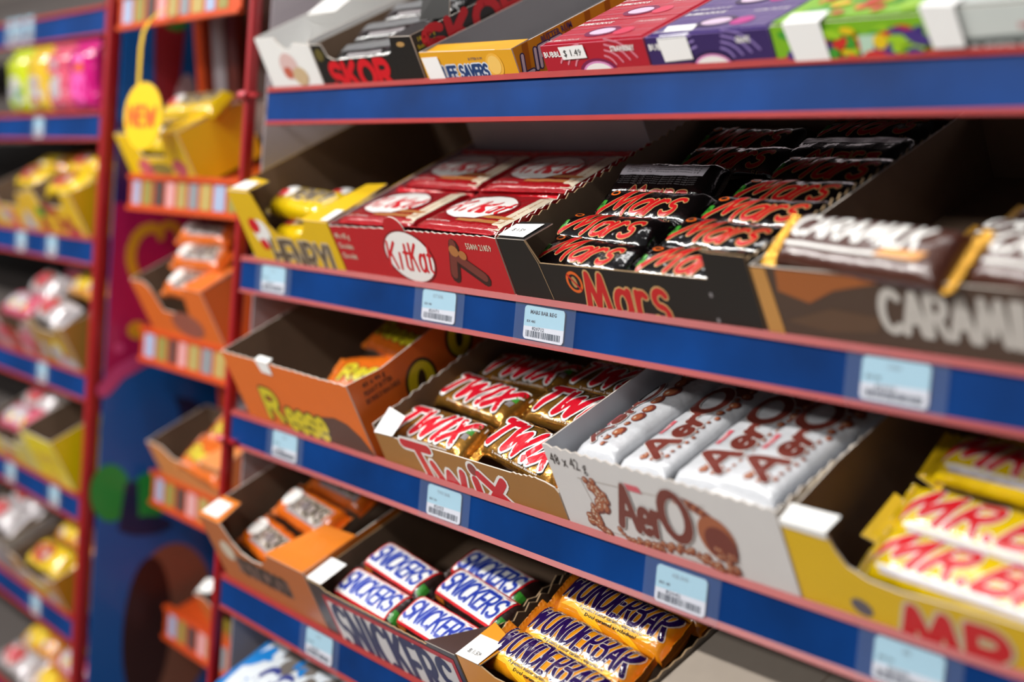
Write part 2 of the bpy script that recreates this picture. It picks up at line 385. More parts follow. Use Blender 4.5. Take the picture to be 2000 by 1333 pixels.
def post(x, y, w, d, label, z1=2.2):
    m = M(); r = .003
    pr = []
    for cx, cy, a0 in ((w/2-r, -d/2+r, -90), (w/2-r, d/2-r, 0), (-w/2+r, d/2-r, 90), (-w/2+r, -d/2+r, 180)):
        for i in range(4): a = radians(a0+30*i); pr.append((cx+r*cos(a), cy+r*sin(a)))
    m.grid(lambda i, j: (pr[j][0], pr[j][1], z1*i), 1, len(pr), red_metal, closed=True)
    m.face([(p[0], p[1], z1) for p in pr], red_metal)
    o = m.build('rack_post'); o.location = (x, y, 0)
    tag(o, label, 'post'); return o
pa = post(-1.281, .004, .0085, .012, 'slim red upright post at the left end of the near rack')
pb = post(-1.640, .004, .013, .016, 'thicker red upright post beside the blue and magenta side panel')
for zz in (.105, -.235):
    m = M()
    m.grid(lambda i, j: (.011*i/4, -.010+.004*cos(2*pi*j/10)*(1 if i < 4 else .5), zz+OZ+.004*sin(2*pi*j/10)*(1 if i < 4 else .5)), 4, 10, mat('red_plastic', '#c8505a', rough=.35), closed=True)
    m.face([(0, -.010+.004*cos(2*pi*j/10), zz+OZ+.004*sin(2*pi*j/10)) for j in range(10)], MATS['red_plastic'])
    m.box((-.003, -.009, zz+OZ-.002), (.03, -.004, zz+OZ+.002), red_metal)
    m.build('shelf_hook', pa)
# side and back panels of the near rack
m = M(); m.box((-1.276, .018, .75), (-1.2735, .34, 2.2), panel_m); tag(m.build('side_panel'), 'lilac grey side panel closing the left end of the near rack', 'panel')
m = M(); m.box((-1.276, .341, .75), (.32, .345, 2.2), back_m); tag(m.build('back_panel'), 'grey back panel behind the chocolate cartons', 'panel')

# ------------------------------------------------------------------ price tags
def price_tag(x, ztop, label, lines, tilt=0, y=-.0008, seed=0, w=.046, h=.0245):
    m = M(); r = .003; pts = []
    for cx, cz, a0 in ((w/2-r, -h+r, -90), (w/2-r, -r, 0), (-w/2+r, -r, 90), (-w/2+r, -h+r, 180)):
        for i in range(5): a = radians(a0+22.5*i); pts.append((cx+r*cos(a), cz+r*sin(a)))
    tw = mat('tag_white', '#dcdde6', rough=.4, coat=.3); tb_ = mat('tag_blue', '#a9cfe0', rough=.4, coat=.3)
    f = lambda a, b, lv=0: (a, -.0006-.0001*lv, b)
    m.slab(pts, lambda a, b, d: (a, -.0006+d, b), .0005, tw)
    top = [p for p in pts if p[1] > -h*.5]; s = h*.60
    rnd = random.Random(seed)
    poly(m, f, [(-w/2, -s-.0004), (w/2, -s+.0006)] + [(p[0], p[1]) for p in top], tb_, .5)
    ik = ink('tag', '#4a4f58'); pale = ink('tag_pale', '#8fa6b4')
    small_text(m, lines[0], .0028, f, (-.001, -.0042), ik if lines[3] else pale, 1, width=.030 if len(lines[0]) > 8 else None, bold=.035)
    small_text(m, lines[1], .0019, f, (-w/2+.0085, -.0112), ik, 1, width=.010, bold=.03)
    small_text(m, lines[2], .0025, f, (-.006, -.0162), ik, 1, width=.014, bold=.02)
    x_ = -w/2+.003
    while x_ < w/2-.004:
        b = rnd.choice((.0003, .0005, .0009, .0013)); patch(m, f, x_, x_+b, -h+.0018, -.0180, ik, 1, 1, 1); x_ += b+rnd.choice((.0003, .0005, .0008))
    o = m.build('price_tag'); o.location = (x, y, ztop+OZ); o.rotation_euler = (0, radians(tilt), 0)
    m = M(); q = mat('clear_sleeve', '#aab6c8', rough=.15, alpha=.07, coat=.8)
    m.box((-w/2-.011, -.00105, -h-.003), (w/2+.012, -.0009, .0035), q); m.build('clear_sleeve', o)
    return tag(o, label, 'price tag', 'price tags in the blue channels')
TG = 'white and pale blue price tag '
price_tag(-1.200, -.0575, TG+'under the yellow carton on the second shelf', ('O H', 'BX 24', '8202', 0), seed=1)
price_tag(-.925, -.0573, TG+'under the red carton on the second shelf', ('KIT BAR', 'BX 48', '82071', 0), seed=2)
price_tag(-.7915, -.0580, TG+'with sharp print, under the black carton', ('MARS BAR REG', 'BX 48S', '820712', 1), tilt=.6, seed=3)
price_tag(-.4835, -.0575, TG+'under the brown carton, largest on the second shelf', ('CARA', 'BX 48', '82033', 0), seed=4)
price_tag(-1.157, -.2100, TG+'under the orange carton on the third shelf', ('REE', 'BX 40', '82010', 0), seed=5)
price_tag(-.8975, -.2110, TG+'under the gold carton on the third shelf', ('TWX BAR', 'BX 36', '82055', 0), seed=6)
price_tag(-.6317, -.2125, TG+'under the white carton on the third shelf', ('AER BAR', 'BX 48', '82042', 0), tilt=.5, seed=7)
price_tag(-.456, -.2105, TG+'under the yellow carton at the lower right corner', ('MR', 'BX 24', '82068', 0), seed=8)
price_tag(-1.071, -.3760, TG+'on the lowest visible blue strip', ('SNK', 'BX 48', '82090', 0), seed=9)

# ------------------------------------------------------------------ inks and films
mars_f = film('black', '#0b0809', rough=.16, coat=1, bump=.7, bscale=70); mars_e = film('black_end', '#15110f', rough=.2, coat=1, bump=1, bscale=160)
I_mred = ink('script_red', '#c01218', rough=.3, coat=.4); I_mgold = ink('script_gold', '#cfa56c', rough=.35, coat=.3); I_green = ink('green', '#358f26'); I_orange = ink('orange', '#e0641b')
I_grey = ink('grey_text', '#8b8688'); I_tan = ink('tan_text', '#b08a52')
gold = mat('film_gold', '#c08a3a', rough=.24, metal=.75, coat=.5, bump=.6, bscale=90); gold_e = mat('film_gold_end', '#d29c46', rough=.22, metal=.85, bump=1, bscale=180)
I_twred = ink('bright_red', '#cf1429', rough=.25, coat=.7)
kit_f = film('red', '#9c0e18', rough=.25, bump=.5); kit_e = film('red_end', '#d01c2a', rough=.25, bump=.8); I_kred = ink('pack_red', '#cf1423'); I_cream = ink('cream', '#d8c9b2'); I_cara = ink('caramel', '#b0713c')
aero_f = film('white', '#d0d2d6', rough=.28, coat=.6, bump=.45); aero_e = film('white_end', '#eceae8', rough=.3, bump=.9); I_brown = ink('brown', '#74332a'); I_brown2 = ink('brown_light', '#a8603e'); I_brown3 = ink('brown_dark', '#34130f')
I_pink = ink('pink_red', '#d8606c')
sn_f = film('snack_brown', '#2a1a16', rough=.3, bump=.5); sn_e = film('snack_brown_end', '#3b2620', rough=.3, bump=.8); I_blue = ink('blue', '#2036a0', rough=.3)
wb_f = film('amber', '#e08e12', rough=.22, coat=.9, bump=.35, bscale=80); wb_e = film('amber_end', '#d88412', rough=.3, bump=.7); I_purple = ink('purple', '#27104e', rough=.12, coat=1, bump=.3, bscale=60); I_yell = ink('yellow', '#f2b816'); I_cream2 = ink('cream_outline', '#dccfc0')
ye_f = film('yellow', '#e2bd0c', rough=.22, coat=.8, bump=.5); ye_e = film('yellow_end', '#cfae10', rough=.25, bump=.9)
or_f = film('orange', '#dd6a16', rough=.25, coat=.8, bump=.5); or_e = film('orange_end', '#e67a1c', rough=.28, bump=.9)
cb_f = film('cocoa', '#4a2418', rough=.3, bump=.4); cb_e = mat('film_gold_foil', '#e0a83c', rough=.25, metal=.6, bump=1, bscale=260)

def shift(f, da, db): return lambda a, b, lv=0: f(a+da, b+db, lv)
# ---- black bar
def pr_mars(m, B):
    f = B.P
    logo(m, 'Mars', .0205, .072, f, (.003, .0005), .00165, [(.0007, I_mgold), (0, I_mred)], slant=.8, lv=1, heights=[1.12, .95, .95, 1.05], rise=.02)
    patch(m, f, -.047, -.039, -.008, .0005, I_green, 1, 4, 4); small_text(m, '240', .0028, f, (-.043, -.0035), I_black, 2)
    ell(m, f, -.037, .0085, .0045, .0028, I_orange, 1, 14); ell(m, f, -.037, .0085, .0028, .0016, I_black, 2, 10)
    small_text(m, '52 g', .0026, f, (.031, -.0145), I_tan, 1)
    small_text(m, 'candy bar / friandise', .0016, f, (-.010, -.0150), I_tan, 1)
def pr_mars_back(m, B):
    f = B.P
    patch(m, f, -.042, .044, .0025, .0125, ink('panel_grey', '#cfc9d2'), 1, 14, 4)
    for r, t in enumerate(('Valeur nutritive / Nutrition Facts   Per 52 g', 'Fat / Lipides 9 g   Carbohydrate / Glucides 36 g', 'Sodium 90 mg   Protein / Proteines 2 g')):
        small_text(m, t, .0013, f, (.001, .0105-r*.0023), I_black, 2, width=.075)
    for r in range(5):
        small_text(m, 'ingredients: sugar, milk, cocoa butter, glucose syrup, skim milk powder', .0012, f, (.001, .0025-r*.0019), I_grey, 1, width=.08)
    logo(m, 'Mars', .008, .06, f, (.006, -.0125), .0013, [(.0009, I_mgold), (0, I_mred)], slant=.4, lv=1)
make_bar('mars', mars_f, mars_e, Bar(.102, .034, .021, n=2.6, taper=.011, wr=.0011, seed=1), pr_mars, curl=(.4, -.5))
make_bar('mars2', mars_f, mars_e, Bar(.102, .034, .021, n=2.6, taper=.011, wr=.0012, seed=5), pr_mars, curl=(-.4, .6))
make_bar('marsb', mars_f, mars_e, Bar(.102, .036, .020, n=2.6, taper=.011, wr=.0011, seed=9), pr_mars_back, curl=(.3, .3))
# ---- gold bar
def pr_twix(m, B):
    f = B.P
    logo(m, 'TWIX', .0235, .088, f, (-.002, .001), .0032, [(.0026, I_black), (.0018, I_white), (0, I_twred)], slant=.5, lv=1, gap=.12)
    patch(m, f, .043, .049, .002, .007, I_green, 1, 3, 3); patch(m, f, .042, .048, -.004, .0015, I_grey, 1, 3, 3)
    small_text(m, '2 cookie bars - 2 tablettes biscuitees', .0019, f, (.002, -.0165), I_white, 1, width=.066, bold=.01)
    small_text(m, 'caramel, cookie, milk chocolate', .0016, f, (.002, -.0195), I_brown3, 1, width=.05)
make_bar('twix', gold, gold_e, Bar(.106, .040, .018, n=2.6, taper=.010, wr=.0012, seed=2), pr_twix, curl=(.5, -.3))
make_bar('twix2', gold, gold_e, Bar(.106, .040, .018, n=2.6, taper=.010, wr=.0013, seed=12), pr_twix, curl=(-.3, .5))
# ---- wide red pack, printed across
def pr_kit(m, B):
    f = B.R
    ell(m, f, -.008, .002, .0385, .0205, I_white, 1, 34, rot=4)
    for i in range(34):
        a, b = 2*pi*i/34, 2*pi*(i+1)/34
        P = lambda t, k: f(-.008+.0385*k*cos(t), .002+.0205*k*sin(t), 1.4)
        m.face([P(a, 1.03), P(b, 1.03), P(b, 1.10), P(a, 1.10)], ink('maroon', '#7c0c14'))
    logo(m, 'Kit', .019, .032, f, (-.024, .002), .0017, [(.0, I_kred)], slant=.35, lv=2, gap=.16)
    logo(m, 'Kat', .019, .033, f, (.010, .002), .0017, [(.0, I_kred)], slant=.35, lv=2, gap=.14)
    patch(m, f, .040, .053, -.030, .030, I_cream, .6, 4, 10)
    small_text(m, 'wafer bar barre gaufrette', .0022, f, (.0465, 0), I_cara, 2, rot=90, width=.045)
    patch(m, f, -.006, .046, -.024, -.019, I_cara, 1, 8, 2, slant=1.2); patch(m, f, .016, .048, -.016, -.0115, I_cara, 2, 6, 2, slant=1.6)
    small_text(m, 'wafer bar / barre gaufrette', .0022, f, (-.030, -.026), I_white, 1)
make_bar('kit', kit_f, kit_e, Bar(.064, .110, .012, n=5, taper=.007, fin=.008, wr=.0004, seed=3, flat=.5), pr_kit, name='wafer_pack', curl=(.5, .5))
# ---- white bar, printed along
def bubble(m, f, a, b, r, lv=2):
    ell(m, f, a, b, r, r, I_brown, lv, 12); ell(m, f, a-.1*r, b+.15*r, r*.75, r*.75, I_brown2, lv+.5, 10); ell(m, f, a-.3*r, b+.35*r, r*.25, r*.2, I_cream, lv+1, 6)
def aero_logo(m, f, at, h, w, hw, rot=0, lv=2, outline=True):
    L = [(.0009, I_grey), (.0006, I_white), (0, I_brown)] if outline else [(0, I_brown)]
    logo(m, 'Aer', h, w*.58, f, (at[0]-w*.20, at[1]), hw, L, slant=.18, lv=lv, heights=[1, .85, .85], gap=.04)
    logo(m, 'O', h*1.05, w*.34, f, (at[0]+w*.30, at[1]+h*.12), hw*1.2, L, slant=.1, lv=lv)
def pr_aero(m, B):
    f = B.P
    aero_logo(m, f, (-.004, .002), .0235, .086, .0028)
    patch(m, f, -.022, -.006, .0125, .0165, I_pink, 1.5, 5, 2); small_text(m, 'MILK', .0022, f, (-.014, .0145), I_white, 4)
    rnd = random.Random(4)
    ell(m, f, .043, -.009, .012, .009, I_brown, 1, 16, rot=20); ell(m, f, .050, -.001, .009, .007, I_brown3, 2, 14)
    for i in range(16): bubble(m, f, .052-.006*i, -.0145+rnd.uniform(-.002, .002), rnd.choice((.0022, .003, .0042)) if i < 9 else .0016)
    for i in range(9): bubble(m, f, -.048+rnd.uniform(-.004, .006), rnd.uniform(-.014, .004), rnd.choice((.0014, .002, .0028)))
    small_text(m, 'bubbly milk chocolate', .0018, f, (.012, -.0105), I_grey, 1)
make_bar('aero', aero_f, aero_e, Bar(.118, .046, .016, n=3, taper=.012, fin=.007, wr=.0007, seed=6), pr_aero, curl=(.2, .3))
def pr_aero_side(m, B):
    f = B.P; rnd = random.Random(8)
    aero_logo(m, f, (-.008, .012), .0150, .080, .0019)
    for a, r in ((-.050, .0022), (-.043, .003), (-.034, .0055), (-.024, .0026), (-.015, .0056), (-.004, .0052), (.008, .0056), (.020, .0075), (.032, .006), (.043, .0090), (.052, .005)):
        bubble(m, f, a, -.006+rnd.uniform(-.002, .002), r)
    for i in range(8): bubble(m, f, -.05+rnd.uniform(0, .02), rnd.uniform(-.014, .006), rnd.choice((.0008, .0014)))
    patch(m, f, -.026, -.012, .0135, .0165, I_pink, 4.5, 4, 2)
make_bar('aero_side', aero_f, aero_e, Bar(.118, .046, .018, n=2.6, taper=.012, fin=.007, wr=.0007, seed=16), pr_aero_side, curl=(.2, .3))
# ---- brown bar with white panel and blue letters
def pr_snick(m, B):
    f = B.P
    patch(m, f, -.043, .045, -.0155, .0165, I_red, .6, 16, 10, slant=.12); patch(m, f, -.041, .043, -.0130, .0145, I_white, 1.2, 16, 10, slant=.12)
    logo(m, 'SNICKERS', .0185, .079, f, (.001, .001), .0014, [(.0007, ink('pale_blue', '#9fb0e0')), (0, I_blue)], slant=.28, lv=2, gap=.05, sx=.8)
    small_text(m, 'caramel, peanuts, milk chocolate', .0020, f, (-.008, -.0200), I_grey, 1)
    patch(m, f, .046, .051, -.012, -.002, I_green, 1, 3, 3); patch(m, f, -.044, -.030, -.022, -.0165, ink('nut', '#b5651e'), 1, 4, 2)
make_bar('snick', sn_f, sn_e, Bar(.104, .034, .022, n=3.2, taper=.010, wr=.0006, seed=7), pr_snick, curl=(.5, .5))
# ---- amber bar with purple letters
def pr_wunder(m, B):
    f = B.P
    patch(m, f, -.048, .052, -.0125, -.0075, ink('amber_swirl', '#f0b21c'), .4, 14, 2, slant=1.5); ell(m, f, -.02, -.014, .022, .004, I_yell, .5, 16, rot=-20); ell(m, f, .025, -.016, .02, .003, I_yell, .5, 16, rot=-20)
    wd = word('WUNDERBAR', .0225, .112, .12, gap=.14, sx=.9)
    strokes(m, wd, f, (.001, .006), .0024, I_cream2, 1, step=.004); strokes(m, wd, f, (.001, .006), .0018, I_purple, 1.8, step=.004)
    small_text(m, 'A peanut butter caramel experience!', .0026, f, (.004, -.0085), I_black, 2, width=.072, bold=.02, shear=.2)
    small_text(m, 'Duel caramel arachidien!', .0026, f, (.006, -.0125), I_black, 2, width=.058, bold=.02, shear=.2)
    ell(m, f, .006, .0185, .008, .0018, I_purple, 1, 12)
make_bar('wunder', wb_f, wb_e, Bar(.122, .036, .024, n=2.3, taper=.010, fin=.011, wr=.0008, seed=8), pr_wunder, curl=(.9, 1.0))
# ---- yellow bar with red letters
def pr_mrbig(m, B):
    f = B.P
    patch(m, f, -.062, .062, -.0125, -.0102, I_white, 1, 14, 2); patch(m, f, -.058, .062, -.0150, -.0130, ink('lilac_line', '#b9b9d6'), 1, 14, 2)
    wd = word('MR.BIG', .0195, .122, .70, gap=.12)
    strokes(m, wd, f, (0, .003), .0036, I_white, 1.5, step=.004); strokes(m, wd, f, (0, .003), .0027, I_red, 2.4, step=.004)
make_bar('mrbig', ye_f, ye_e, Bar(.142, .036, .023, n=2.5, taper=.012, wr=.0011, seed=10), pr_mrbig, curl=(.6, .3))
# ---- yellow bar with black letters
def pr_oh(m, B):
    f = B.P
    ell(m, f, -.034, .004, .014, .010, I_white, 1, 18); ell(m, f, -.038, -.001, .009, .006, I_red, 1.5, 16)
    logo(m, 'HENRY!', .014, .062, f, (.015, .002), .0014, [(.0009, I_cream), (0, ink('dark_brown', '#33261d'))], slant=.2, lv=1, gap=.1)
make_bar('oh', ye_f, ye_e, Bar(.11, .036, .023, n=2.6, taper=.012, wr=.0010, seed=11), pr_oh, curl=(.5, .5))
# ---- orange bars
def pr_reese(m, B):
    f = B.P
    ell(m, f, -.034, .002, .012, .011, I_white, 1, 16)
    patch(m, f, -.026, .046, -.013, .011, ink('mauve_band', '#93868a', coat=.6), .8, 12, 6)
    logo(m, 'STICKS', .015, .060, f, (.010, 0), .0018, [(.0010, I_cream), (0, ink('dark_brown', '#33261d'))], slant=.15, lv=1.5, gap=.1)
make_bar('reese_stick', or_f, or_e, Bar(.104, .038, .022, n=2.6, taper=.012, wr=.0014, seed=13), pr_reese, curl=(.6, .5))
def pr_reese2(m, B):
    f = B.P
    logo(m, 'Reese', .016, .07, f, (.0, 0), .0022, [(.0010, ink('dark_brown', '#33261d')), (0, ink('lemon', '#d9c91e'))], slant=.2, lv=1.5, gap=.08)
make_bar('reese_cup', or_f, or_e, Bar(.104, .046, .016, n=2.8, taper=.012, wr=.0010, seed=14), pr_reese2, curl=(.3, .3))
# ---- cocoa bar with white letters, gold foil ends
def pr_cara(m, B):
    f = B.P
    logo(m, 'CARAMILK', .0145, .092, f, (-.004, .0070), .0016, [(0, I_white)], slant=.45, lv=1, gap=.07)
    patch(m, f, -.052, .040, -.0080, -.0055, I_white, 1, 12, 1); patch(m, f, .018, .048, -.0075, -.002, ink('caramel_glow', '#e09a4e'), 1.4, 5, 3, slant=1)
make_bar('cara', cb_f, cb_e, Bar(.122, .036, .018, n=2.8, taper=.012, fin=.010, wr=.0007, seed=15), pr_cara, curl=(.3, .3))
# ---- silver and black bar
def pr_skor(m, B):
    f = B.P
    patch(m, f, -.046, .046, -.004, .006, mat('film_silver', '#8f9192', rough=.35, metal=.6, bump=.4, bscale=90), 1, 12, 4)
    patch(m, f, -.030, .020, -.012, -.008, I_grey, 1, 8, 2)
make_bar('skor', film('dark', '#171412', rough=.2), film('silver_end', '#8f8f8c', rough=.25, metal=.6), Bar(.11, .030, .015, n=2.8, taper=.010, wr=.0007, seed=17), pr_skor)

# ------------------------------------------------------------------ second shelf
c_y = card('yellow', '#dfb50f', rough=.4, coat=.2); c_yd = card('yellow_edge', '#b98f14')
# yellow tray with notch
w = .168
c = Carton(1, -1.2385, -1.0705, 'yellow carton with black letters at the left end of the second shelf', c_y, kraft, hl=.083, hr=.057, edge=c_yd,
           front=[(0, 0), (w, 0), (w, .057), (.128, .0575), (.120, .048), (.108, .040), (.094, .0375), (.065, .040), (.055, .048), (.050, .066), (.046, .078), (.040, .082), (0, .083)])
ell(c.front, c.F, .036, .040, .016, .014, I_white, 1, 18); ell(c.front, c.F, .026, .047, .010, .008, I_red, 2, 16); ell(c.front, c.F, .033, .028, .008, .006, I_red, 2, 16)
logo(c.front, 'HENRY!', .030, .105, c.F, (.098, .018), .0028, [(.0012, I_cream), (0, card('faded_brown', '#5f503e'))], slant=.1, lv=1, gap=.1)
c.flap([(.122, 0, .058), (w, 0, .0575), (w, .070, .0615), (.140, .066, .062)], c_y, c_y)
c.flap([(0, 0, .0835), (.040, 0, .0825), (.034, .028, .080), (.004, .03, .082)], c_y, c_y)
c.sticker([[(.004, .003, .0840), (.036, .003, .0831), (.031, .020, .0825), (.005, .020, .0835)]])
c.sticker([[(w-.012, .001, .0588), (w+.0012, .001, .0588), (w+.0012, .020, .0598), (w-.012, .020, .0598)]])
c.done()
g = 'yellow chocolate bars in the notched yellow carton'
put('oh', frame(1, -1.168, .040, .040, yaw=-4, roll=8), 'yellow bar with black letters on top of the notched yellow carton', g)
put('oh', frame(1, -1.150, .026, .016, yaw=3, roll=-6), 'yellow bar low behind the notch of the yellow carton, seen by its red end', g)
put('oh', frame(1, -1.145, .075, .022, yaw=-6), 'yellow bar lying furthest back in the notched yellow carton', g)

# red tray of wafer packs
c_r = card('red', '#b8161f', rough=.38, coat=.25)
w = .2395; rnd = random.Random(3)
fr = [(0, 0), (w, 0), (w, .057)] + jag((w-.01, .0575), (.120, .0565), 26, .0011, rnd)[1:] + [(.1185, .056)] + [(.104+.0145*cos(radians(a)), .057+.011*sin(radians(a))) for a in range(10, 181, 18)] + jag((.088, .0565), (.004, .0545), 12, .0008, rnd) + [(0, .0545)]
rt_ = [(.0011, 0), (.24, 0)] + jag((.24, .057), (.0011, .0585), 60, .0022, rnd)
c = Carton(1, -1.0685, -.829, 'red carton of wafer packs with a white oval logo', c_r, card('greyish_inside', '#a8979a', rough=.7), h=.057, depth=.172, front=fr, right=[(a_, b_) for a_, b_ in rt_ if a_ < .171 and (b_ > 0 or a_ < .1)][:1]+[(.1705, 0)]+[(a_, b_) for a_, b_ in rt_[2:] if a_ < .1705], edge=edge_w, side=c_r)
hm = M(); hm.slab([(.002, .05), (.002, .115), (w-.002, .115), (w-.002, .05)], lambda a, b, d: (a, .1695-d, b), .0011, card('lilac_header', '#c4b9be', rough=.7)); hm.build('header_panel', c.root)
ell(c.front, c.F, .112, .033, .0335, .0225, I_white, 1, 36)
for i in range(36):
    a, b = 2*pi*i/36, 2*pi*(i+1)/36
    P = lambda t, k: c.F(.112+.0335*k*cos(t), .033+.0225*k*sin(t), 1.2)
    c.front.face([P(a, 1.0), P(b, 1.0), P(b, 1.07), P(a, 1.07)], ink('maroon', '#7c0c14'))
logo(c.front, 'Kit', .024, .029, c.F, (.0965, .033), .0015, [(0, I_kred)], slant=.3, lv=2, gap=.16); logo(c.front, 'Kat', .024, .030, c.F, (.1290, .033), .0015, [(0, I_kred)], slant=.3, lv=2, gap=.14)
for r in range(3): small_text(c.front, ('48 x 45 g', 'Chocolate', 'Chocolat')[r], .0052, c.F, (.0155, .046-r*.0095), I_cream, 1, bold=.02, width=.024)
small_text(c.front, '55800 21859', .0052, c.F, (.2145, .0485), I_cream, 1, bold=.02, width=.032)
for a0, b0, r_ in ((.176, .034, 65), (.196, .028, -28)):
    wdx = [[(-.015, 0), (.015, 0)]]
    strokes(c.front, wdx, c.F, (a0, b0), .0062, I_brown3, 1, r_); strokes(c.front, wdx, c.F, (a0-.0005, b0+.0018), .0040, I_brown, 1.6, r_)
ell(c.front, c.F, .180, .043, .006, .005, I_cara, 3, 12); ell(c.front, c.F, .190, .040, .005, .004, I_cara, 3, 12)
poly(c.right, c.S, [(.002, .006), (.012, .006), (.006, .05), (.002, .05)], c_r, 0)
c.done()
g = 'wafer packs in the red carton'
for (x, s, yw, t_) in ((-1.0095, .040, 2, 'front left wafer pack in the red carton'), (-.892, .042, -1, 'front right wafer pack in the red carton'),
                       (-1.008, .114, -1, 'middle left wafer pack in the red carton'), (-.892, .115, 1.5, 'middle right wafer pack in the red carton')):
    put('kit', frame(1, x, s, .046, yaw=90+yw, pitch=(3 if s < .05 else 1)), t_.replace('wafer pack', 'red wafer pack with white oval'), g, 'wafer bar')

# black tray
c_b = card('black', '#171513', rough=.42, coat=.15); rnd = random.Random(5)
w = .245
fr = [(0, 0), (w, 0), (w, .061), (.215, .0615), (.2085, .0625), (.2075, .0425), (.0415, .0405), (.033, .058), (0, .0575)]
rt_ = [(.0011, 0), (.24, 0)] + jag((.24, .052), (.0011, .058), 60, .0026, rnd)
lf = [(.0011, 0), (.24, 0)] + jag((.24, .058), (.032, .0565), 44, .0026, rnd) + [(.024, .058), (.0011, .0585)]
c = Carton(1, -.8265, -.5815, 'black carton with large red script letters and a torn perforated opening', c_b, kraft, hl=.0575, hr=.061, front=fr, right=rt_, left=lf, edge=edge_k)
logo(c.front, 'Mars', .031, .080, c.F, (.124, .0205), .0026, [(.0012, I_mgold), (0, I_mred)], slant=.12, lv=1, gap=.16, sx=.9, heights=[1, 1.05, 1.05, 1.2])
ell(c.front, c.F, .0745, .0285, .0085, .0085, I_orange, 1, 22); ell(c.front, c.F, .0745, .0285, .0062, .0062, c_b, 1.5, 20); ell(c.front, c.F, .0745, .0285, .0030, .0045, I_tan, 2, 12)
strokes(c.front, [[(-.0055, .0055), (.0055, -.0055)]], c.F, (.0745, .0285), .0008, I_mred, 3)
for b_ in (.030, .012): poly(c.front, c.F, [(.206, b_), (.2085, b_), (.2085, b_+.003), (.206, b_+.003)], I_grey, 1)
strokes(c.front, [[(.033, .058), (.040, .041), (.044, .012)]], c.F, (0, 0), .0003, edge_k, 1)
c.flap([(0, 0, .0582), (.033, 0, .0585), (.036, .026, .059), (0, .026, .0585)], c_b, kraft)
c.sticker([[(.000, .002, .0594), (.030, .002, .0594), (.032, .022, .0602), (.001, .020, .0596)]], lambda m_: small_text(m_, '$ 1.59', .004, lambda a, b, lv=0: (a, b, .0599+.0002*lv), (.015, .011), I_black, 1))
c.done()
g = 'black chocolate bars in the black carton'; bb = 'black candy bar with red script, '
for kd, x, s, wz, yw, rl, t_ in (
    ('mars', -.757, .026, .0225, -3, 14, 'front of the left column, half behind the carton front'), ('mars2', -.762, .053, .028, -1, 12, 'second from the front in the left column'),
    ('mars', -.752, .087, .031, 1, 18, 'third from the front in the left column'),
    ('mars2', -.745, .172, .028, 2, 16, 'left column, just behind the bar turned on its back'), ('mars', -.760, .208, .028, 1, 14, 'rearmost in the left column'),
    ('mars2', -.652, .027, .0225, 2, 16, 'front of the right column with a bright reflection'), ('mars', -.650, .055, .028, -2, 10, 'second from the front in the right column'),
    ('mars', -.646, .088, .029, 1, 12, 'third from the front in the right column'), ('mars2', -.645, .119, .028, 0, 10, 'fourth from the front in the right column'),
    ('mars2', -.640, .156, .028, -1, 12, 'fifth from the front in the right column'), ('mars', -.652, .222, .028, 2, 4, 'rearmost in the right column')):
    put(kd, frame(1, x, s, wz, yaw=yw, roll=rl), bb+t_, g)
put('marsb', frame(1, -.768, .121, .037, yaw=1, roll=26), 'black candy bar turned over to show its grey nutrition panel, left column', g)
put('marsb', frame(1, -.654, .190, .028, yaw=1, roll=4), 'black candy bar showing small print, near the back of the right column', g)

# brown tray
c_c = card('cocoa', '#4c382c', rough=.4, coat=.3); c_cop = card('copper', '#a05a28', rough=.4, coat=.3); c_tan = card('tan', '#c08a48')
w = .262
c = Carton(1, -.5795, -.3175, 'brown carton with large white letters at the right of the second shelf', c_c, kraft, h=.0555, depth=.24)
poly(c.front, c.F, [(.002, .001), (.015, .001), (.012, .0545), (.0005, .0545)], c_tan, 1)
poly(c.front, c.F, [(.020, .0545), (.105, .0545), (.060, .044), (.040, .034), (.018, .040)], c_cop, 1); poly(c.front, c.F, [(.018, .020), (.055, .032), (.09, .030), (.085, .020), (.05, .016)], card('cocoa_swirl', '#5f4634'), 1)
logo(c.front, 'CARAMILK', .024, .108, c.F, (.1455, .035), .0028, [(0, card('print_grey', '#c4bfb8'))], slant=.1, lv=2, gap=.1)
c.done()
g = 'cocoa brown bars on the brown carton'
put('cara', frame(1, -.503, .020, .054, yaw=-5, roll=26), 'cocoa bar with white letters and gold foil ends lying across the brown carton', g)
put('cara', frame(1, -.372, .020, .052, yaw=-4, roll=24), 'cocoa bar with white letters cut off by the right edge of the photo', g)
for i in range(3): put('cara', frame(1, -.440+.01*i, .055+.036*i, .026-.002*i, yaw=-2+3*i), 'cocoa bar lying inside the brown carton, '+('nearest the front', 'in the middle', 'furthest back')[i], g)

# ------------------------------------------------------------------ third shelf
c_o = card('orange', '#df6d22', rough=.45, coat=.15); rnd = random.Random(8)
w = .2275
fr = [(0, 0), (w, 0), (w, .080)] + jag((w-.004, .0795), (.004, .083), 34, .0012, rnd) + [(0, .083)]
rt_ = [(.0011, 0), (.24, 0), (.24, .105), (.16, .098), (.10, .083), (.066, .0795), (.036, .0765), (.012, .079), (.0011, .080)]
c = Carton(2, -1.2300, -1.0025, 'tall orange carton nearly empty, at the left end of the third shelf', c_o, kraft, hl=.083, hr=.08, front=fr, right=rt_)
lem = ink('lemon', '#d2bd1a'); dkb = ink('dark_brown', '#33261d')
poly(c.front, c.F, [(.095, .002), (.228, .002), (.2265, .014), (.216, .028), (.200, .038), (.182, .041), (.160, .038), (.12, .030)], card('chocolate_print', '#5c4038'), 1)
logo(c.front, 'R', .028, .024, c.F, (.064, .034), .0040, [(.002, dkb), (0, lem)], slant=.1, lv=2); logo(c.front, 'eese', .030, .070, c.F, (.122, .0235), .0034, [(.002, dkb), (0, lem)], slant=.1, lv=2, gap=.03)
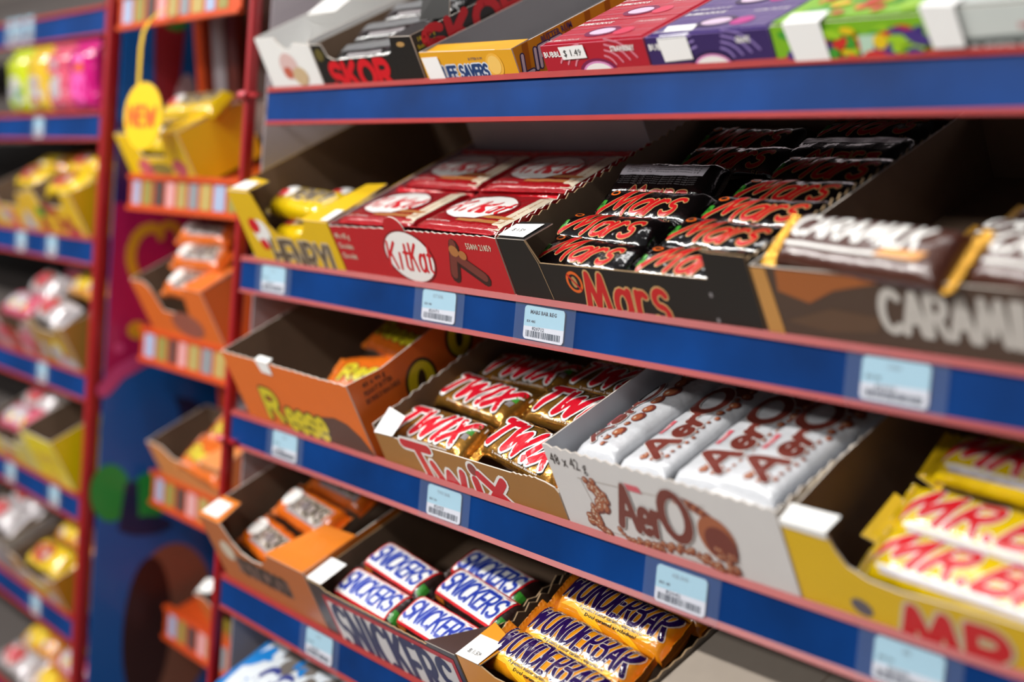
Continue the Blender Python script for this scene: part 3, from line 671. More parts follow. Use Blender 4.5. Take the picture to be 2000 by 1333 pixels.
for r, (t_, b_) in enumerate((('40 x 46 g', .072), ('PEANUT BUTTER', .0645), ('BEURRE D\'ARACHIDE', .0575))): small_text(c.right, t_, .0045, c.S, (.026+.002*r, b_), dkb, 1, bold=.02, width=(.024, .030, .036)[r])
ell(c.right, c.S, .068, .046, .017, .021, dkb, 1, 24, rot=-20); ell(c.right, c.S, .068, .046, .014, .018, lem, 2, 24, rot=-20); ell(c.right, c.S, .068, .046, .0045, .011, dkb, 3, 16, rot=-20)
ell(c.right, c.S, .118, .062, .015, .019, dkb, 1, 24, rot=-20); ell(c.right, c.S, .118, .062, .012, .016, lem, 2, 24, rot=-20); ell(c.right, c.S, .118, .062, .004, .009, dkb, 3, 16, rot=-20)
c.sticker([[(.070, -.0006, .083), (.094, -.0006, .0825), (.094, -.0006, .070), (.074, -.0006, .071)], [(.070, -.0004, .0835), (.094, -.0004, .083), (.094, .006, .084), (.070, .006, .0845)]])
c.done()
g = 'orange packs in the tall orange carton'
for i, (x, s, wz, yw, t_) in enumerate(((-1.082, .070, .030, 16, 'nearest the front'), (-1.075, .110, .048, -8, 'leaning in the middle'), (-1.070, .150, .066, 6, 'highest at the back'), (-1.150, .190, .006, 3, 'at the back left'))):
    put('reese_cup', frame(2, x, s, wz, yaw=yw, roll=18), 'orange pack with yellow letters in the tall orange carton, '+t_, g)

# gold tray
c_g = card('gold', '#a8773c', rough=.42, coat=.2, metal=.15); rnd = random.Random(9)
w = .2380
fr = [(0, 0), (w, 0), (w, .034), (w-.003, .038), (w-.012, .0405)] + jag((w-.020, .0415), (w-.052, .0395), 10, .0014, rnd) + [(.10, .0395), (.012, .0385), (0, .0385)]
lf = [(.0011, 0), (.24, 0)] + jag((.24, .060), (.02, .0475), 40, .0022, rnd) + [(.0011, .046)]
c = Carton(2, -.9855, -.7475, 'gold carton with red and white letters between orange and white cartons', c_g, kraft, h=.0385, hr=.037, front=fr, left=lf)
logo(c.front, 'T', .031, .036, c.F, (.064, .0215), .0042, [(.0024, I_white), (0, I_twred)], slant=-.25, lv=1); logo(c.front, 'W', .022, .040, c.F, (.098, .0125), .0040, [(.0024, I_white), (0, I_twred)], slant=-.1, lv=1)
logo(c.front, 'I', .016, None, c.F, (.133, .013), .0044, [(.0024, I_white), (0, I_twred)], lv=1); ell(c.front, c.F, .134, .031, .0078, .0078, I_white, 1, 20); ell(c.front, c.F, .134, .031, .0056, .0056, ink('dull_red', '#8d3a34'), 2, 18)
logo(c.front, 'X', .024, .030, c.F, (.158, .0155), .0042, [(.0024, I_white), (0, I_twred)], slant=-.2, lv=1)
c.sticker([[(.002, -.001, .040), (.030, -.001, .041), (.032, .016, .050), (.008, .018, .054)]], name='white_corner_flap')
c.done()
g = 'gold wrapped bars in the gold carton'; gb = 'gold wrapped bar with red and white letters, '
for kd, x, s, wz, yw, rl, t_ in (('twix', -.932, .030, .022, -1, 14, 'front left in the gold carton'), ('twix2', -.812, .034, .027, -9, 18, 'front right, large letters, beside the white carton'),
                                 ('twix2', -.925, .076, .027, -5, 8, 'second row left, beside the green dot'), ('twix', -.806, .084, .030, -2, 12, 'second row right'),
                                 ('twix', -.918, .122, .024, 2, 6, 'third row left in the shade'), ('twix2', -.812, .130, .026, 0, 6, 'third row right in the shade'), ('twix', -.815, .172, .026, 2, 4, 'rearmost at the right')):
    put(kd, frame(2, x, s, wz, yaw=yw, roll=rl), gb+t_, g)

# white tray
c_w = card('white_gloss', '#d9d7d6', rough=.35, coat=.3); c_wi = card('white_inside', '#c9ccd2', rough=.6); rnd = random.Random(10)
w = .211
top = [(w-w*i/42, .0725 + (.0012 if i % 2 else -.0008) + .0025*(1-i/42*0)) for i in range(1, 42)]
fr = [(0, 0), (w, 0), (w, .0715)] + [(a, b-(.003*a/w)) for a, b in top] + [(0, .0755)]
rt_ = [(.0011, 0), (.24, 0)] + jag((.24, .068), (.0011, .0715), 50, .0024, rnd)
c = Carton(2, -.7455, -.5345, 'white carton with brown bubble print, filled with white bars', c_w, c_wi, hl=.0755, hr=.0715, front=fr, right=rt_, edge=edge_w)
small_text(c.front, '48 x 42 g', .0095, c.F, (.023, .0655), ink('charcoal', '#3a3230'), 1, width=.038)
fr_ = ink('cream_line', '#b5aca4')
strokes(c.front, [[(.031, .054), (.040, .014), (.160, .012)], [(.028, .054), (.15, .060)]], c.F, (0, 0), .0003, fr_, .5)
aero_logo(c.front, c.F, (.098, .041), .034, .070, .0031, lv=3)
patch(c.front, c.F, .076, .092, .056, .061, I_pink, 2, 2, 2, slant=-.4)
for i in range(80):
    t = i/80; bubble(c.front, c.F, .038+.010*math.sin(t*6)+rnd.uniform(-.005, .005)+.02*max(0, t-.6), .053-.042*t+rnd.uniform(-.003, .003), rnd.choice((.0022, .0032, .0040)), 1+.2*(i % 5))
for i in range(70): bubble(c.front, c.F, .056+.105*i/70, .016-.004*math.sin(i*.11)+rnd.uniform(-.0028, .0028), rnd.choice((.0018, .0028, .0034)), 1+.2*(i % 5))
for i in range(16): a = radians(95-75*i/15); ell(c.front, c.F, .128+.034*cos(a), .030+.029*sin(a), 0.0048, .0038, I_brown if i % 2 else I_brown2, 1+.1*i, 10)
ell(c.front, c.F, .153, .037, .0160, .0170, I_brown2, 3, 22); ell(c.front, c.F, .155, .033, .0135, .0135, I_brown, 3.5, 22)
for i in range(26): bubble(c.front, c.F, .158+rnd.uniform(-.010, .008), .017+rnd.uniform(-.005, .012), rnd.choice((.0018, .0028)), 4+.2*(i % 5))
c.done()
g = 'white bars in the white carton'
put('aero_side', frame(2, -.7120, .072, .051, yaw=90, roll=-8), 'white bar tilted on its side against the left wall, round brown bubbles showing', g)
put('aero', frame(2, -.6640, .071, .052, yaw=90, roll=-3), 'second white bar from the left with brown letters in the white carton', g)
put('aero', frame(2, -.6130, .072, .053, yaw=91.5, roll=2), 'third white bar from the left with brown letters in the white carton', g)
put('aero', frame(2, -.5700, .070, .0585, yaw=89, roll=5), 'rightmost white bar with brown letters, overlapping its neighbour', g)

# yellow tray on the right
w = .26
fr = [(0, 0), (w, 0), (w, .040), (.13, .041), (.075, .0385), (.055, .0405), (.042, .046), (.036, .056), (.033, .0665), (0, .0665)]
c = Carton(2, -.5325, -.2725, 'wide yellow carton with red outlined letters at the lower right', c_y, kraft, h=.0665, hr=.042, front=fr, left=[(.0011, 0), (.24, 0), (.24, .074), (.10, .074), (.055, .073), (.0011, .0665)])
logo(c.front, 'MR.BIG', .028, .150, c.F, (.148, .015), .0050, [(.0016, card('print_cream', '#c9b99a')), (-.0008, I_red)], slant=.15, lv=1, gap=.12)
ell(c.front, c.F, .045, .019, .0075, .0055, ink('grey_mark', '#5a5560'), 1, 18, rot=-15)
c.sticker([[(0, -.0006, .0675), (.034, -.0006, .0675), (.036, .012, .0705), (0, .012, .0705)], [(0, -.0008, .0676), (.034, -.0008, .0676), (.034, -.0008, .0625), (0, -.0008, .0635)]])
c.flap([(.030, .085, .050), (.048, .080, .046), (.052, .115, .056), (.030, .118, .060)], c_y, c_y, 'inner_flap')
c.flap([(.020, .038, .036), (.044, .036, .032), (.046, .066, .038), (.024, .070, .046)], c_y, c_y, 'inner_flap')
c.done()
g = 'yellow bars in the wide yellow carton'
for x, s, wz, yw, rl, t_ in ((-.420, .028, .024, -3, 18, 'front row, large white outlined letters'), (-.424, .062, .030, -3, 22, 'second row'), (-.418, .098, .044, -3, 12, 'third row, lying highest'), (-.41, .150, .036, 0, 0, 'at the back in the shade')):
    put('mrbig', frame(2, x, s, wz, yaw=yw, roll=rl), 'yellow bar with red letters in the wide yellow carton, '+t_, g)

# ------------------------------------------------------------------ fourth shelf
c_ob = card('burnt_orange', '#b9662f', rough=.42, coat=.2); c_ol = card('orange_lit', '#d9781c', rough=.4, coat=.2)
w = .196
fr = [(0, 0), (w, 0), (w, .0725), (.130, .0730), (.122, .064), (.108, .056), (.088, .054), (.068, .058), (.056, .068), (.050, .080), (.046, .086), (0, .086)]
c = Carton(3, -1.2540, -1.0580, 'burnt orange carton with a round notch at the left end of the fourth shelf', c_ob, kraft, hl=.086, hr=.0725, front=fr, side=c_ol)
patch(c.front, c.F, .045, .150, .030, .050, card('mauve_print', '#7d6055'), 1, 1, 1); logo(c.front, 'STICKS', .017, .09, c.F, (.10, .040), .0030, [(0, dkb)], slant=.1, lv=2, gap=.1)
ell(c.front, c.F, .035, .052, .014, .011, I_cream, 1, 16)
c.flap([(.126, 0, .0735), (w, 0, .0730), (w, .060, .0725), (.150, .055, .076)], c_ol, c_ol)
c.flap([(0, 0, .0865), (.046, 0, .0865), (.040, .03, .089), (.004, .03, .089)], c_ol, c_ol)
c.sticker([[(.004, .004, .0876), (.036, .004, .0876), (.034, .024, .0892), (.005, .024, .0894)]])
c.done()
g = 'orange and brown bars in the notched orange carton'
put('reese_stick', frame(3, -1.172, .030, .040, yaw=-8, roll=10), 'orange and brown bar at the front of the notched orange carton', g)
put('reese_stick', frame(3, -1.160, .072, .052, yaw=-6, roll=12), 'orange and brown bar lying in the middle of the notched orange carton', g)
put('reese_stick', frame(3, -1.150, .112, .060, yaw=-4, roll=14), 'orange and brown bar at the back of the notched orange carton, highest of three', g)

c_sb = card('dark_brown', '#3a2b26', rough=.4, coat=.25); rnd = random.Random(12)
w = .222
fr = [(0, 0), (w, 0), (w, .0645), (.186, .0630)] + jag((.180, .0595), (.030, .0625), 30, .0008, rnd) + [(.022, .0665), (0, .067)]
rt_ = [(.0011, 0), (.24, 0)] + jag((.24, .062), (.052, .059), 24, .0035, rnd) + [(.045, .060), (.0011, .0645)]
c = Carton(3, -1.0555, -.8335, 'dark brown carton with a red framed white panel and navy letters', c_sb, kraft, hl=.067, hr=.0645, front=fr, right=rt_, edge=edge_k)
poly(c.front, c.F, [(.020, .001), (.216, .001), (.216, .0575), (.020, .0575)], card('print_red', '#b8262c'), 1); poly(c.front, c.F, [(.0245, .001), (.2115, .001), (.2115, .0525), (.0245, .0525)], card('print_white', '#d4d0ce'), 2)
logo(c.front, 'SNICKERS', .043, .172, c.F, (.118, .0275), .0042, [(0, card('print_navy', '#22264f', vary=.2))], slant=-.05, lv=3, gap=.10, sx=.62)
c.flap([(.182, -.0004, .0640), (w, -.0004, .0650), (w, .045, .0610), (.205, .030, .0600)], card('brown_gloss', '#4a3733', rough=.3, coat=.6), kraft)
c.sticker([[(-.001, .001, .0685), (.024, .001, .0680), (.024, .030, .0690), (-.001, .030, .0695)]])
c.done()
g = 'brown bars with white panels in the dark brown carton'; sb = 'brown bar with blue letters on white, '
for x, s, wz, yw, rl, t_ in ((-.992, .028, .036, -3, 14, 'front left in the dark brown carton'), (-.893, .028, .036, -4, 14, 'front right, behind the torn carton front'), (-.990, .060, .040, -6, 8, 'second row left'),
                             (-.882, .062, .042, -7, 12, 'second row right with brown side showing'), (-.905, .094, .034, -5, 8, 'third row, dim at the back')):
    put('snick', frame(3, x, s, wz, yaw=yw, roll=rl), sb+t_, g)

c_a = card('amber', '#dd911c', rough=.4, coat=.25); rnd = random.Random(13)
w = .172
fr = [(0, 0), (w, 0), (w, .069), (.060, .060), (.044, .060), (.030, .0655), (0, .066)]
lf = [(.0011, 0), (.24, 0)] + jag((.24, .060), (.03, .058), 34, .004, rnd) + [(.02, .066), (.0011, .066)]
rt_ = [(.0011, 0), (.24, 0)] + jag((.24, .071), (.0011, .072), 40, .0016, rnd)
c = Carton(3, -.8305, -.6585, 'amber carton of purple lettered bars at the bottom of the photo', c_a, kraft, hl=.066, hr=.07, front=fr, left=lf, right=rt_, side=kraft_pale, edge=edge_k)
c.flap([(.0, 0, .0665), (.030, 0, .0668), (.034, .030, .0672), (.0, .040, .0670)], c_a, c_a)
c.sticker([[(.0005, -.0008, .0672), (.029, -.0008, .0676), (.031, .024, .0688), (.002, .024, .0680)]], lambda m_: small_text(m_, '$ 1.59', .0042, lambda a, b, lv=0: (a, b, .0684+.0002*lv), (.016, .007), I_black, 1))
c.done()
g = 'amber bars with purple letters'; wbx = 'amber bar with purple letters, '
for x, s, wz, yw, rl, t_ in ((-.752, .028, .046, -4, 16, 'nearest the bottom edge of the photo'), (-.746, .058, .046, -4, 16, 'second from the front'), (-.741, .094, .052, -3, 16, 'largest in view, third from the front'), (-.735, .128, .050, -3, 10, 'rearmost in the shade')):
    put('wunder', frame(3, x, s, wz, yaw=yw, roll=rl), wbx+t_, g)

c = Carton(3, -.6560, -.4560, 'closed grey brown carton right of the amber carton', kraft_pale, kraft_pale, h=.068)
m_ = M(); m_.slab([(.0, .0), (.1995, .0), (.1995, .24), (.0, .24)], lambda a, b, d: (a, b, .0694-d), .0011, kraft_pale); m_.box((.098, 0, .0695), (.0986, .24, .0697), kraft); m_.build('lid', c.root)
c.done()
c = Carton(3, -.4540, -.2540, 'plain grey brown carton at the far right of the fourth shelf', kraft_pale, kraft_pale, h=.060)
c.done()

# ------------------------------------------------------------------ top shelf
w = .094; rnd = random.Random(20)
fr = [(0, 0), (w, 0), (w, .048), (.066, .051), (.058, .046), (.048, .046), (.040, .052), (.036, .058), (0, .059)]
c = Carton(0, -1.2250, -1.131, 'white carton with a small pink print at the left end of the top shelf', white, white, hl=.06, hr=.052, front=fr)
ell(c.front, c.F, .045, .030, .016, .013, ink('rose_print', '#d8b8b4'), 1, 18); ell(c.front, c.F, .040, .024, .008, .006, ink('brick', '#c0604a'), 2, 14); ell(c.front, c.F, .060, .020, .013, .009, ink('sand_print', '#c8ae88'), 2, 14)
c.flap([(.004, .060, .060), (.060, .058, .060), (.064, .20, .092), (.004, .20, .09)], white, white)
c.done()
w = .160
fr = [(0, 0), (w, 0), (w, .0468), (.130, .0480), (.126, .036), (.118, .033), (.030, .0325), (.022, .036), (.018, .047), (0, .048)]
c = Carton(0, -1.1290, -.9690, 'black carton with red letters on the top shelf', c_b, kraft, h=.047, front=fr)
logo(c.front, 'SKOR', .022, .092, c.F, (.066, .0175), .0035, [(0, I_red)], lv=1, gap=.12)
logo(c.right, 'SKOR', .024, .106, c.S, (.066, .0335), .0038, [(0, I_red)], lv=1, gap=.12)
for r, t_ in enumerate(('18 x 39 g', 'Butter Toffee', 'Caramel croquant')): small_text(c.right, t_, .0038, c.S, (.015, .042-r*.006), lem, 1, width=(.018, .022, .026)[r])
c.flap([(.130, 0, .0485), (w, 0, .0475), (w, .030, .0475), (.134, .030, .0485)], c_b, c_b)
c.flap([(.112, .045, .046), (.156, .045, .046), (.156, .062, .082), (.120, .062, .079)], c_b, c_b, 'standing_flap')
ell(c.front, c.F, .143, .041, .006, .0022, I_tan, 1, 12); ell(c.front, c.F, .010, .038, .007, .006, ink('olive', '#5c5224'), 1, 12)
c.done()
g = 'silver and black bars in the black top carton'
for x, s, wz, yw, t_ in ((-1.056, .022, .022, 4, 'nearest the carton front'), (-1.058, .052, .030, 6, 'second from the front'), (-1.050, .082, .036, 4, 'third from the front'), (-1.05, .115, .036, 2, 'furthest back')):
    put('skor', frame(0, x, s, wz, yaw=yw, roll=14), 'black and silver bar in the black carton on the top shelf, '+t_, g)
w = .120
c = Carton(0, -.9650, -.8450, 'low yellow carton of butter candy, open and empty, on the top shelf', card('candy_yellow', '#dfa11c', coat=.3), card('grey_inside', '#8d8a8c', rough=.7), h=.0295, hl=.033, side=card('candy_yellow', '#dfa11c'))
logo(c.front, 'LIFE SAVERS', .0095, .058, c.F, (.055, .0145), .0013, [(.0010, ink('pale_print', '#d8e0ea')), (0, ink('deep_blue', '#173a6e'))], lv=1, gap=.1)
ell(c.front, c.F, .094, .018, .0105, .010, ink('butter', '#eeb440'), 1, 20); ell(c.front, c.F, .094, .0185, .008, .0075, ink('butter2', '#f4c766'), 2, 20); small_text(c.front, 'BUTTER RUM', .0022, c.F, (.072, .0245), ink('deep_blue', '#173a6e'), 1)
for a_ in range(10): poly(c.right, c.S, [(.004+.022*a_, .0005), (.010+.022*a_, .0005), (.016+.022*a_, .029), (.010+.022*a_, .029)], ink('honey', '#b06f12'), .3)
small_text(c.right, 'BUTTER RUM', .0050, c.S, (.045, .0255), ink('plum', '#4b4a7a'), 2, width=.032, bold=.02)
logo(c.right, 'LIFE', .014, .040, c.S, (.026, .0145), .0013, [(.0010, ink('deep_blue', '#173a6e')), (0, ink('pale_print', '#d8e0ea'))], lv=1, slant=.2, gap=.1)
c.flap([(.0, 0, .0305), (w, 0, .0300), (w, .018, .0305), (.004, .017, .0325)], MATS['card_candy_yellow'], MATS['card_candy_yellow'])
c.sticker([[(.002, -.0008, .0285), (.024, -.0008, .0285), (.026, -.0008, .010), (.004, -.0008, .010)]])
c.done()
# gum cartons
def gum(x0, x1, label, cmat, name1, name2, lite, dark, gl, st, price):
    w = x1-x0
    c = Carton(0, x0, x1, label, cmat, cmat, h=.030, edge=lite)
    f = c.F
    small_text(c.front, name1, .0042, f, (.014, .0235), I_white, 2, bold=.03, width=.024); small_text(c.front, name2, .0038, f, (w-.022, .0245), I_white, 2, bold=.03, width=.024 if len(name2) > 5 else .012)
    ell(c.front, f, w*.52, .008, .020, .0105, dark, 1, 24); ell(c.front, f, w*.52, .008, .0165, .0085, ink('pink_rim', '#d98ac0'), 1.5, 24); ell(c.front, f, w*.52, .008, .0145, .0070, I_white, 2, 24); 
    for q in range(7): strokes(c.front, [arc(w*.52+(-1)**q*.008, .010, .012+.004*q, .010+.002*q, 20 if q % 2 == 0 else 160, 80 if q % 2 == 0 else 100)], f, (0, 0), .0008, lite, .6)
    c.sticker([[(st, -.0008, .0285), (st+.027, -.0008, .0290), (st+.028, -.0008, .0195 if price else .014), (st+.002, -.0008, .0190 if price else .013)]] + ([] if price else [[(st, -.0008, .029), (st+.027, -.0008, .0295), (st+.027, .012, .0325), (st, .012, .0325)]]),
              (lambda m_: small_text(m_, '$ 1.49', .005, lambda a, b, lv=0: (a, -.0009-.0001*lv, b), (st+.014, .0240), I_black, 1, width=.019)) if price else None)
    c.done()
    rnd = random.Random(len(label)); proto = None
    for i in range(6):
        m = M(); hh = .010; L = w-.004; D = .0385
        pr = [(-L/2, 0), (-L/2, hh-.002), (-L/2+.002, hh), (L/2-.002, hh), (L/2, hh-.002), (L/2, 0)]
        if proto is None:
            m.slab([(a, b) for a, b in pr], lambda a, b, d: (a, -D/2+d, b), D, film(gl+'_gum', dict(strawberry='#c21c34', grape='#45307e')[gl], rough=.28, bump=.3))
            F2 = lambda a, b, lv=0: (a, b, hh+.0002+.0001*lv)
            ell(m, F2, -.004, -.004, .017, .0095, dark, 1, 22); ell(m, F2, -.004, -.004, .0125, .006, ink('pale_orchid', '#ddc4dc'), 2, 22); ell(m, F2, .020, -.006, .009, .007, ink('berry_'+gl, dict(strawberry='#d8405c', grape='#c02f8a')[gl]), 1, 14)
            small_text(m, name1.replace('BUBBLIC', 'BUBBLICIOUS'), .0042, F2, (-.030, .0145), I_white, 1, bold=.03, width=.036, shear=.2)
            small_text(m, name2, .003, F2, (.030, .011), I_white, 1, width=.03)
            small_text(m, name1.replace('BUBBLIC', 'BUBBLICIOUS'), .0032, F2, (-.032, -.0165), I_white, 1, width=.034, shear=.2)
            for q in range(3): patch(m, F2, -L/2+.003, L/2-.003, -D/2+.001+.012*q, -D/2+.0016+.012*q, lite, .5, 1, 1)
            o = m.build('gum_pack'); proto = o
        else: o = proto.copy(); COL.objects.link(o)
        o.matrix_world = frame(0, (x0+x1)/2, .022+.0395*i, .021)
        if i > 4: bpy.data.objects.remove(o); continue
        tag(o, '%s gum pack, %s in its row on the top shelf' % (dict(strawberry='red strawberry', grape='purple grape')[gl], ('first', 'second', 'third', 'fourth', 'rearmost')[i]), 'gum pack', dict(strawberry='strawberry gum packs', grape='grape gum packs')[gl])
gum(-.811, -.7035, 'red carton of strawberry gum with a small white price sticker', card('strawberry', '#b0142a', coat=.5, rough=.3), 'BUBBLIC', 'STRAWBERRY', ink('rose', '#d77f90'), ink('wine', '#7a1848'), 'strawberry', .020, True)
gum(-.7015, -.5940, 'purple carton of grape gum with a large white sticker', card('grape', '#33205e', coat=.5, rough=.3), 'BUBBLIC', 'GRAPE', ink('mauve', '#8d78b8'), ink('dark_violet', '#241044'), 'grape', .012, False)
# multicoloured carton
rnd = random.Random(31)
c_li = card('lime', '#7cb51c', coat=.3); cols = [ink('sour_yellow', '#e5c414'), ink('sour_red', '#cf2a22'), ink('sour_green', '#3f9a2a'), ink('sour_lime', '#9ccc20'), ink('sour_violet', '#45307e')]
c = Carton(0, -.5920, -.4800, 'lime, red and yellow carton of sour candy with a large white sticker', c_li, c_li, h=.031)
for i in range(70): ell(c.front, c.F, rnd.uniform(.008, .104), rnd.uniform(.006, .026), rnd.uniform(.003, .009), rnd.uniform(.002, .005), rnd.choice(cols), 1+.2*i, 12, rot=rnd.uniform(-40, 40))
poly(c.front, c.F, [(.064, .008), (.09, .008), (.09, .022), (.064, .022)], ink('mint_print', '#b8d8c0'), 8)
tp = M(); tp.slab([(.001, .002), (.111, .002), (.111, .235), (.001, .235)], lambda a, b, d: (a, b, .0325-d), .001, c_li)
F3 = lambda a, b, lv=0: (a, b, .0327+.0001*lv)
for i in range(170):
    x_, y_ = rnd.uniform(.010, .10), rnd.uniform(.008, .13); ell(tp, F3, x_, y_, rnd.uniform(.003, .009), rnd.uniform(.003, .007), rnd.choice(cols[:4]), 1+.05*i, 10)
tp.build('lid', c.root)
c.sticker([[(.012, -.0024, .0325), (.040, -.0024, .0325), (.042, -.0024, .008), (.016, -.0024, .007)], [(.012, -.0024, .0325), (.040, -.0024, .0325), (.041, .008, .0350), (.013, .008, .0350)]])
c.done()
c = Carton(0, -.4770, -.3200, 'white and pale green carton at the right end of the top shelf', card('mint_white', '#c9d0cc', coat=.3), white, h=.033)
poly(c.front, c.F, [(.0, .001), (.155, .001), (.155, .018), (.010, .016)], card('grey_print', '#5d6462'), 1)
small_text(c.front, 'REFRESHING MINTS', .007, c.F, (.080, .009), card('pale_letters', '#c4cbc8'), 2, bold=.02, width=.12); patch(c.front, c.F, .05, .12, .020, .0225, ink('faded_red', '#c08484'), 2, 2, 1)
tp = M(); tp.slab([(.001, .002), (.155, .002), (.155, .235), (.001, .235)], lambda a, b, d: (a, b, .0345-d), .001, MATS['card_mint_white'])
ell(tp, lambda a, b, lv=0: (a, b, .0347+.0001*lv), .085, .05, .05, .03, card('silver_green', '#9fb0ac'), 1, 24); tp.build('lid', c.root)
c.sticker([[(-.006, -.0022, .0360), (.016, -.0022, .0350), (.018, -.0022, .012), (-.002, -.0022, .012)], [(-.006, -.0022, .0360), (.016, -.0022, .0350), (.017, .008, .0365), (-.005, .008, .0375)]])
c.done()

# ------------------------------------------------------------------ lowest shelf, blue packet at the frame bottom
c_bl = card('bright_blue', '#1479c4', coat=.4, rough=.35)
m = M()
B = Bar(.26, .19, .05, n=3.5, taper=.03, fin=.01, wr=.0016, seed=21, flat=.4); B.body(m, film('bright_blue', '#1479c4', rough=.3, bump=.4))
f = B.P
patch(m, f, -.10, .11, -.09, .045, ink('ice_white', '#cfd6dc'), 1, 16, 10); ell(m, f, .03, .03, .03, .022, ink('ochre', '#b98420'), 2, 18, rot=30); ell(m, f, .08, .02, .025, .016, ink('sky', '#4aa3cf'), 2, 18); ell(m, f, -.02, -.01, .05, .03, ink('taupe', '#6c655f'), 2, 20)
logo(m, 'COOKIES', .03, .15, f, (.01, -.05), .004, [(0, I_navy)], lv=3, gap=.1)
o = m.build('snack_packet')
for sg in (-1, 1): B.crimp(sg, film('bright_blue', '#1479c4', rough=.3, bump=.4), .3).build('crimped_end', o)
o.matrix_world = frame(4, -1.098, .085, .040, yaw=0, roll=0); tag(o, 'bright blue and white packet on the lowest shelf, cut off by the frame', 'snack packet')
c = Carton(4, -.96, -.74, 'plain brown carton on the lowest shelf beside the blue packet', kraft, kraft, h=.05); c.done()

# ------------------------------------------------------------------ leaning wing of small orange trays, left of the near rack
or_m = mat('orange_plastic', '#c94a16', rough=.35, coat=.3, vary=.08)
LEV = [(.226, -.006), (.023, .018), (-.155, .043), (-.330, .068), (-.500, .095)]
m = M()
for x in (-1.585, -1.31):
    pass
def strip(pts, w, d, mt, name):
    m = M(); n = len(pts)
    for (x, y, z), (x2, y2, z2) in zip(pts, pts[1:]):
        m.face([(x, y, z), (x+w, y, z), (x2+w, y2, z2), (x2, y2, z2)], mt); m.face([(x+w, y+d, z), (x, y+d, z), (x2, y2+d, z2), (x2+w, y2+d, z2)], mt)
        m.face([(x+w, y, z), (x+w, y+d, z), (x2+w, y2+d, z2), (x2+w, y2, z2)], mt); m.face([(x, y+d, z), (x, y, z), (x2, y2, z2), (x2, y2+d, z2)], mt)
    return m
wing = bpy.data.objects.new('wing_display', None); COL.objects.link(wing); wing.location = (-1.6, 0, .02); wing.empty_display_size = .05
tag(wing, 'leaning grey and orange back frame behind the small orange trays', 'display frame')
def wy(z): return .0+(.186-z)*.140            # lean of the wing front
zt, zb = .42, -1.43
L_ = lambda x, dy: [(x+1.6, wy(zt)+dy, zt+OZ-.02), (x+1.6, wy(zb)+dy, zb+OZ-.02)]
strip(L_(-1.592, .085), .020, .012, or_m, '').build('orange_upright', wing); strip(L_(-1.520, .090), .026, .010, mat('rust_panel', '#6d2308', rough=.5), '').build('rust_strip', wing); strip(L_(-1.30, .085), .012, .012, or_m, '').build('orange_upright', wing)
strip(L_(-1.600, .104), .30, .004, mat('taupe_panel', '#6c5850', rough=.6, vary=.05), '').build('back_board', wing)
strip(L_(-1.560, .092), .030, .008, mat('dull_white_panel', '#a9a0a4', rough=.5), '').build('white_strip', wing)
tray_cols = ['#9aa8c4', '#8f8646', '#4d3f3c', '#d09a9a', '#a8965a', '#85898d', '#b09a5a']
for i, (z, y) in enumerate(LEV):
    root = bpy.data.objects.new('display_tray', None); COL.objects.link(root); root.location = (-1.598, y, z+OZ); root.empty_display_size = .02
    tag(root, 'orange tray with small picture labels, ' + ('topmost', 'second from the top', 'third from the top', 'fourth from the top', 'lowest')[i] + ' of the leaning wing', 'display tray', 'orange trays of the leaning wing')
    L = .305
    m = M(); m.box((0, 0, -.040), (L, .003, 0), or_m); m.box((-.001, -.003, -.005), (L, .004, .001), or_m); m.box((-.001, -.003, -.041), (L, .004, -.036), or_m); m.build('front_rail', root)
    m = M(); x = .012; k = 0; rnd = random.Random(i)
    while x < L-.03:
        wd_ = rnd.uniform(.018, .028); m.box((x, -.0008, -.034), (x+wd_, -.0001, -.007), mat('label_%d' % (k % 7), tray_cols[k % 7], rough=.4)); x += wd_+.007; k += 1
    m.build('label_strip', next(o for o in root.children if o.name.startswith('front_rail')))
    m = M(); m.slab([(0, .003), (L, .003), (L, .085), (0, .085)], lambda a, b, d: (a, b, -.012+b*.45-d), .002, or_m); m.build('deck', root)
# cartons and packs on the trays
def org(i, dx=0): z, y = LEV[i]; return (0, y+.004, z-.010)
c_y2 = card('sun_yellow', '#f5c800', coat=.3); c_t = card('peach', '#d98a4c')
def wcart(i, x0, x1, label, cm, ins, h, notch, hl=None, prints=()):
    w = x1-x0; hl = hl or h
    fr = [(0, 0), (w, 0), (w, h), (w*.75, h*1.02), (w*.68, h*notch), (w*.32, h*notch), (w*.26, hl*.9), (w*.2, hl), (0, hl)]
    c = Carton(i, x0, x1, label, cm, ins, h=h, hl=hl, depth=.085, front=fr, origin=org(i))
    for (a, b, ra, rb, mt) in prints: ell(c.front, c.F, a, b, ra, rb, mt, 1, 16)
    c.flap([(w*.72, 0, h+.001), (w, 0, h+.001), (w, .05, h+.004), (w*.8, .05, h+.004)], cm, cm)
    c.done(); return c
wcart(1, -1.588, -1.420, 'sun yellow notched carton on the leaning wing, beside the hanging yellow sign', c_y2, kraft, .062, .55, prints=((.05, .02, .02, .012, I_pink), (.09, .02, .03, .008, card('print_khaki', '#8f7a3a')), (.14, .022, .018, .01, I_pink)))
wcart(0, -1.590, -1.440, 'yellow carton with white and silver print on the topmost orange tray', c_y2, kraft, .055, .8, prints=((.03, .03, .014, .016, I_white), (.08, .03, .02, .016, ink('silver_print', '#9aa0a4')), (.12, .03, .012, .016, ink('silver_print', '#9aa0a4'))))
wcart(2, -1.560, -1.375, 'orange notched carton with white corner on the third orange tray', c_o, kraft, .078, .55, prints=((.11, .03, .04, .016, ink('mauve_mark', '#9a5a48')),))
wcart(3, -1.565, -1.375, 'pale brown carton of orange candy on the fourth orange tray', card('peach', '#d98a4c'), kraft, .060, .8)
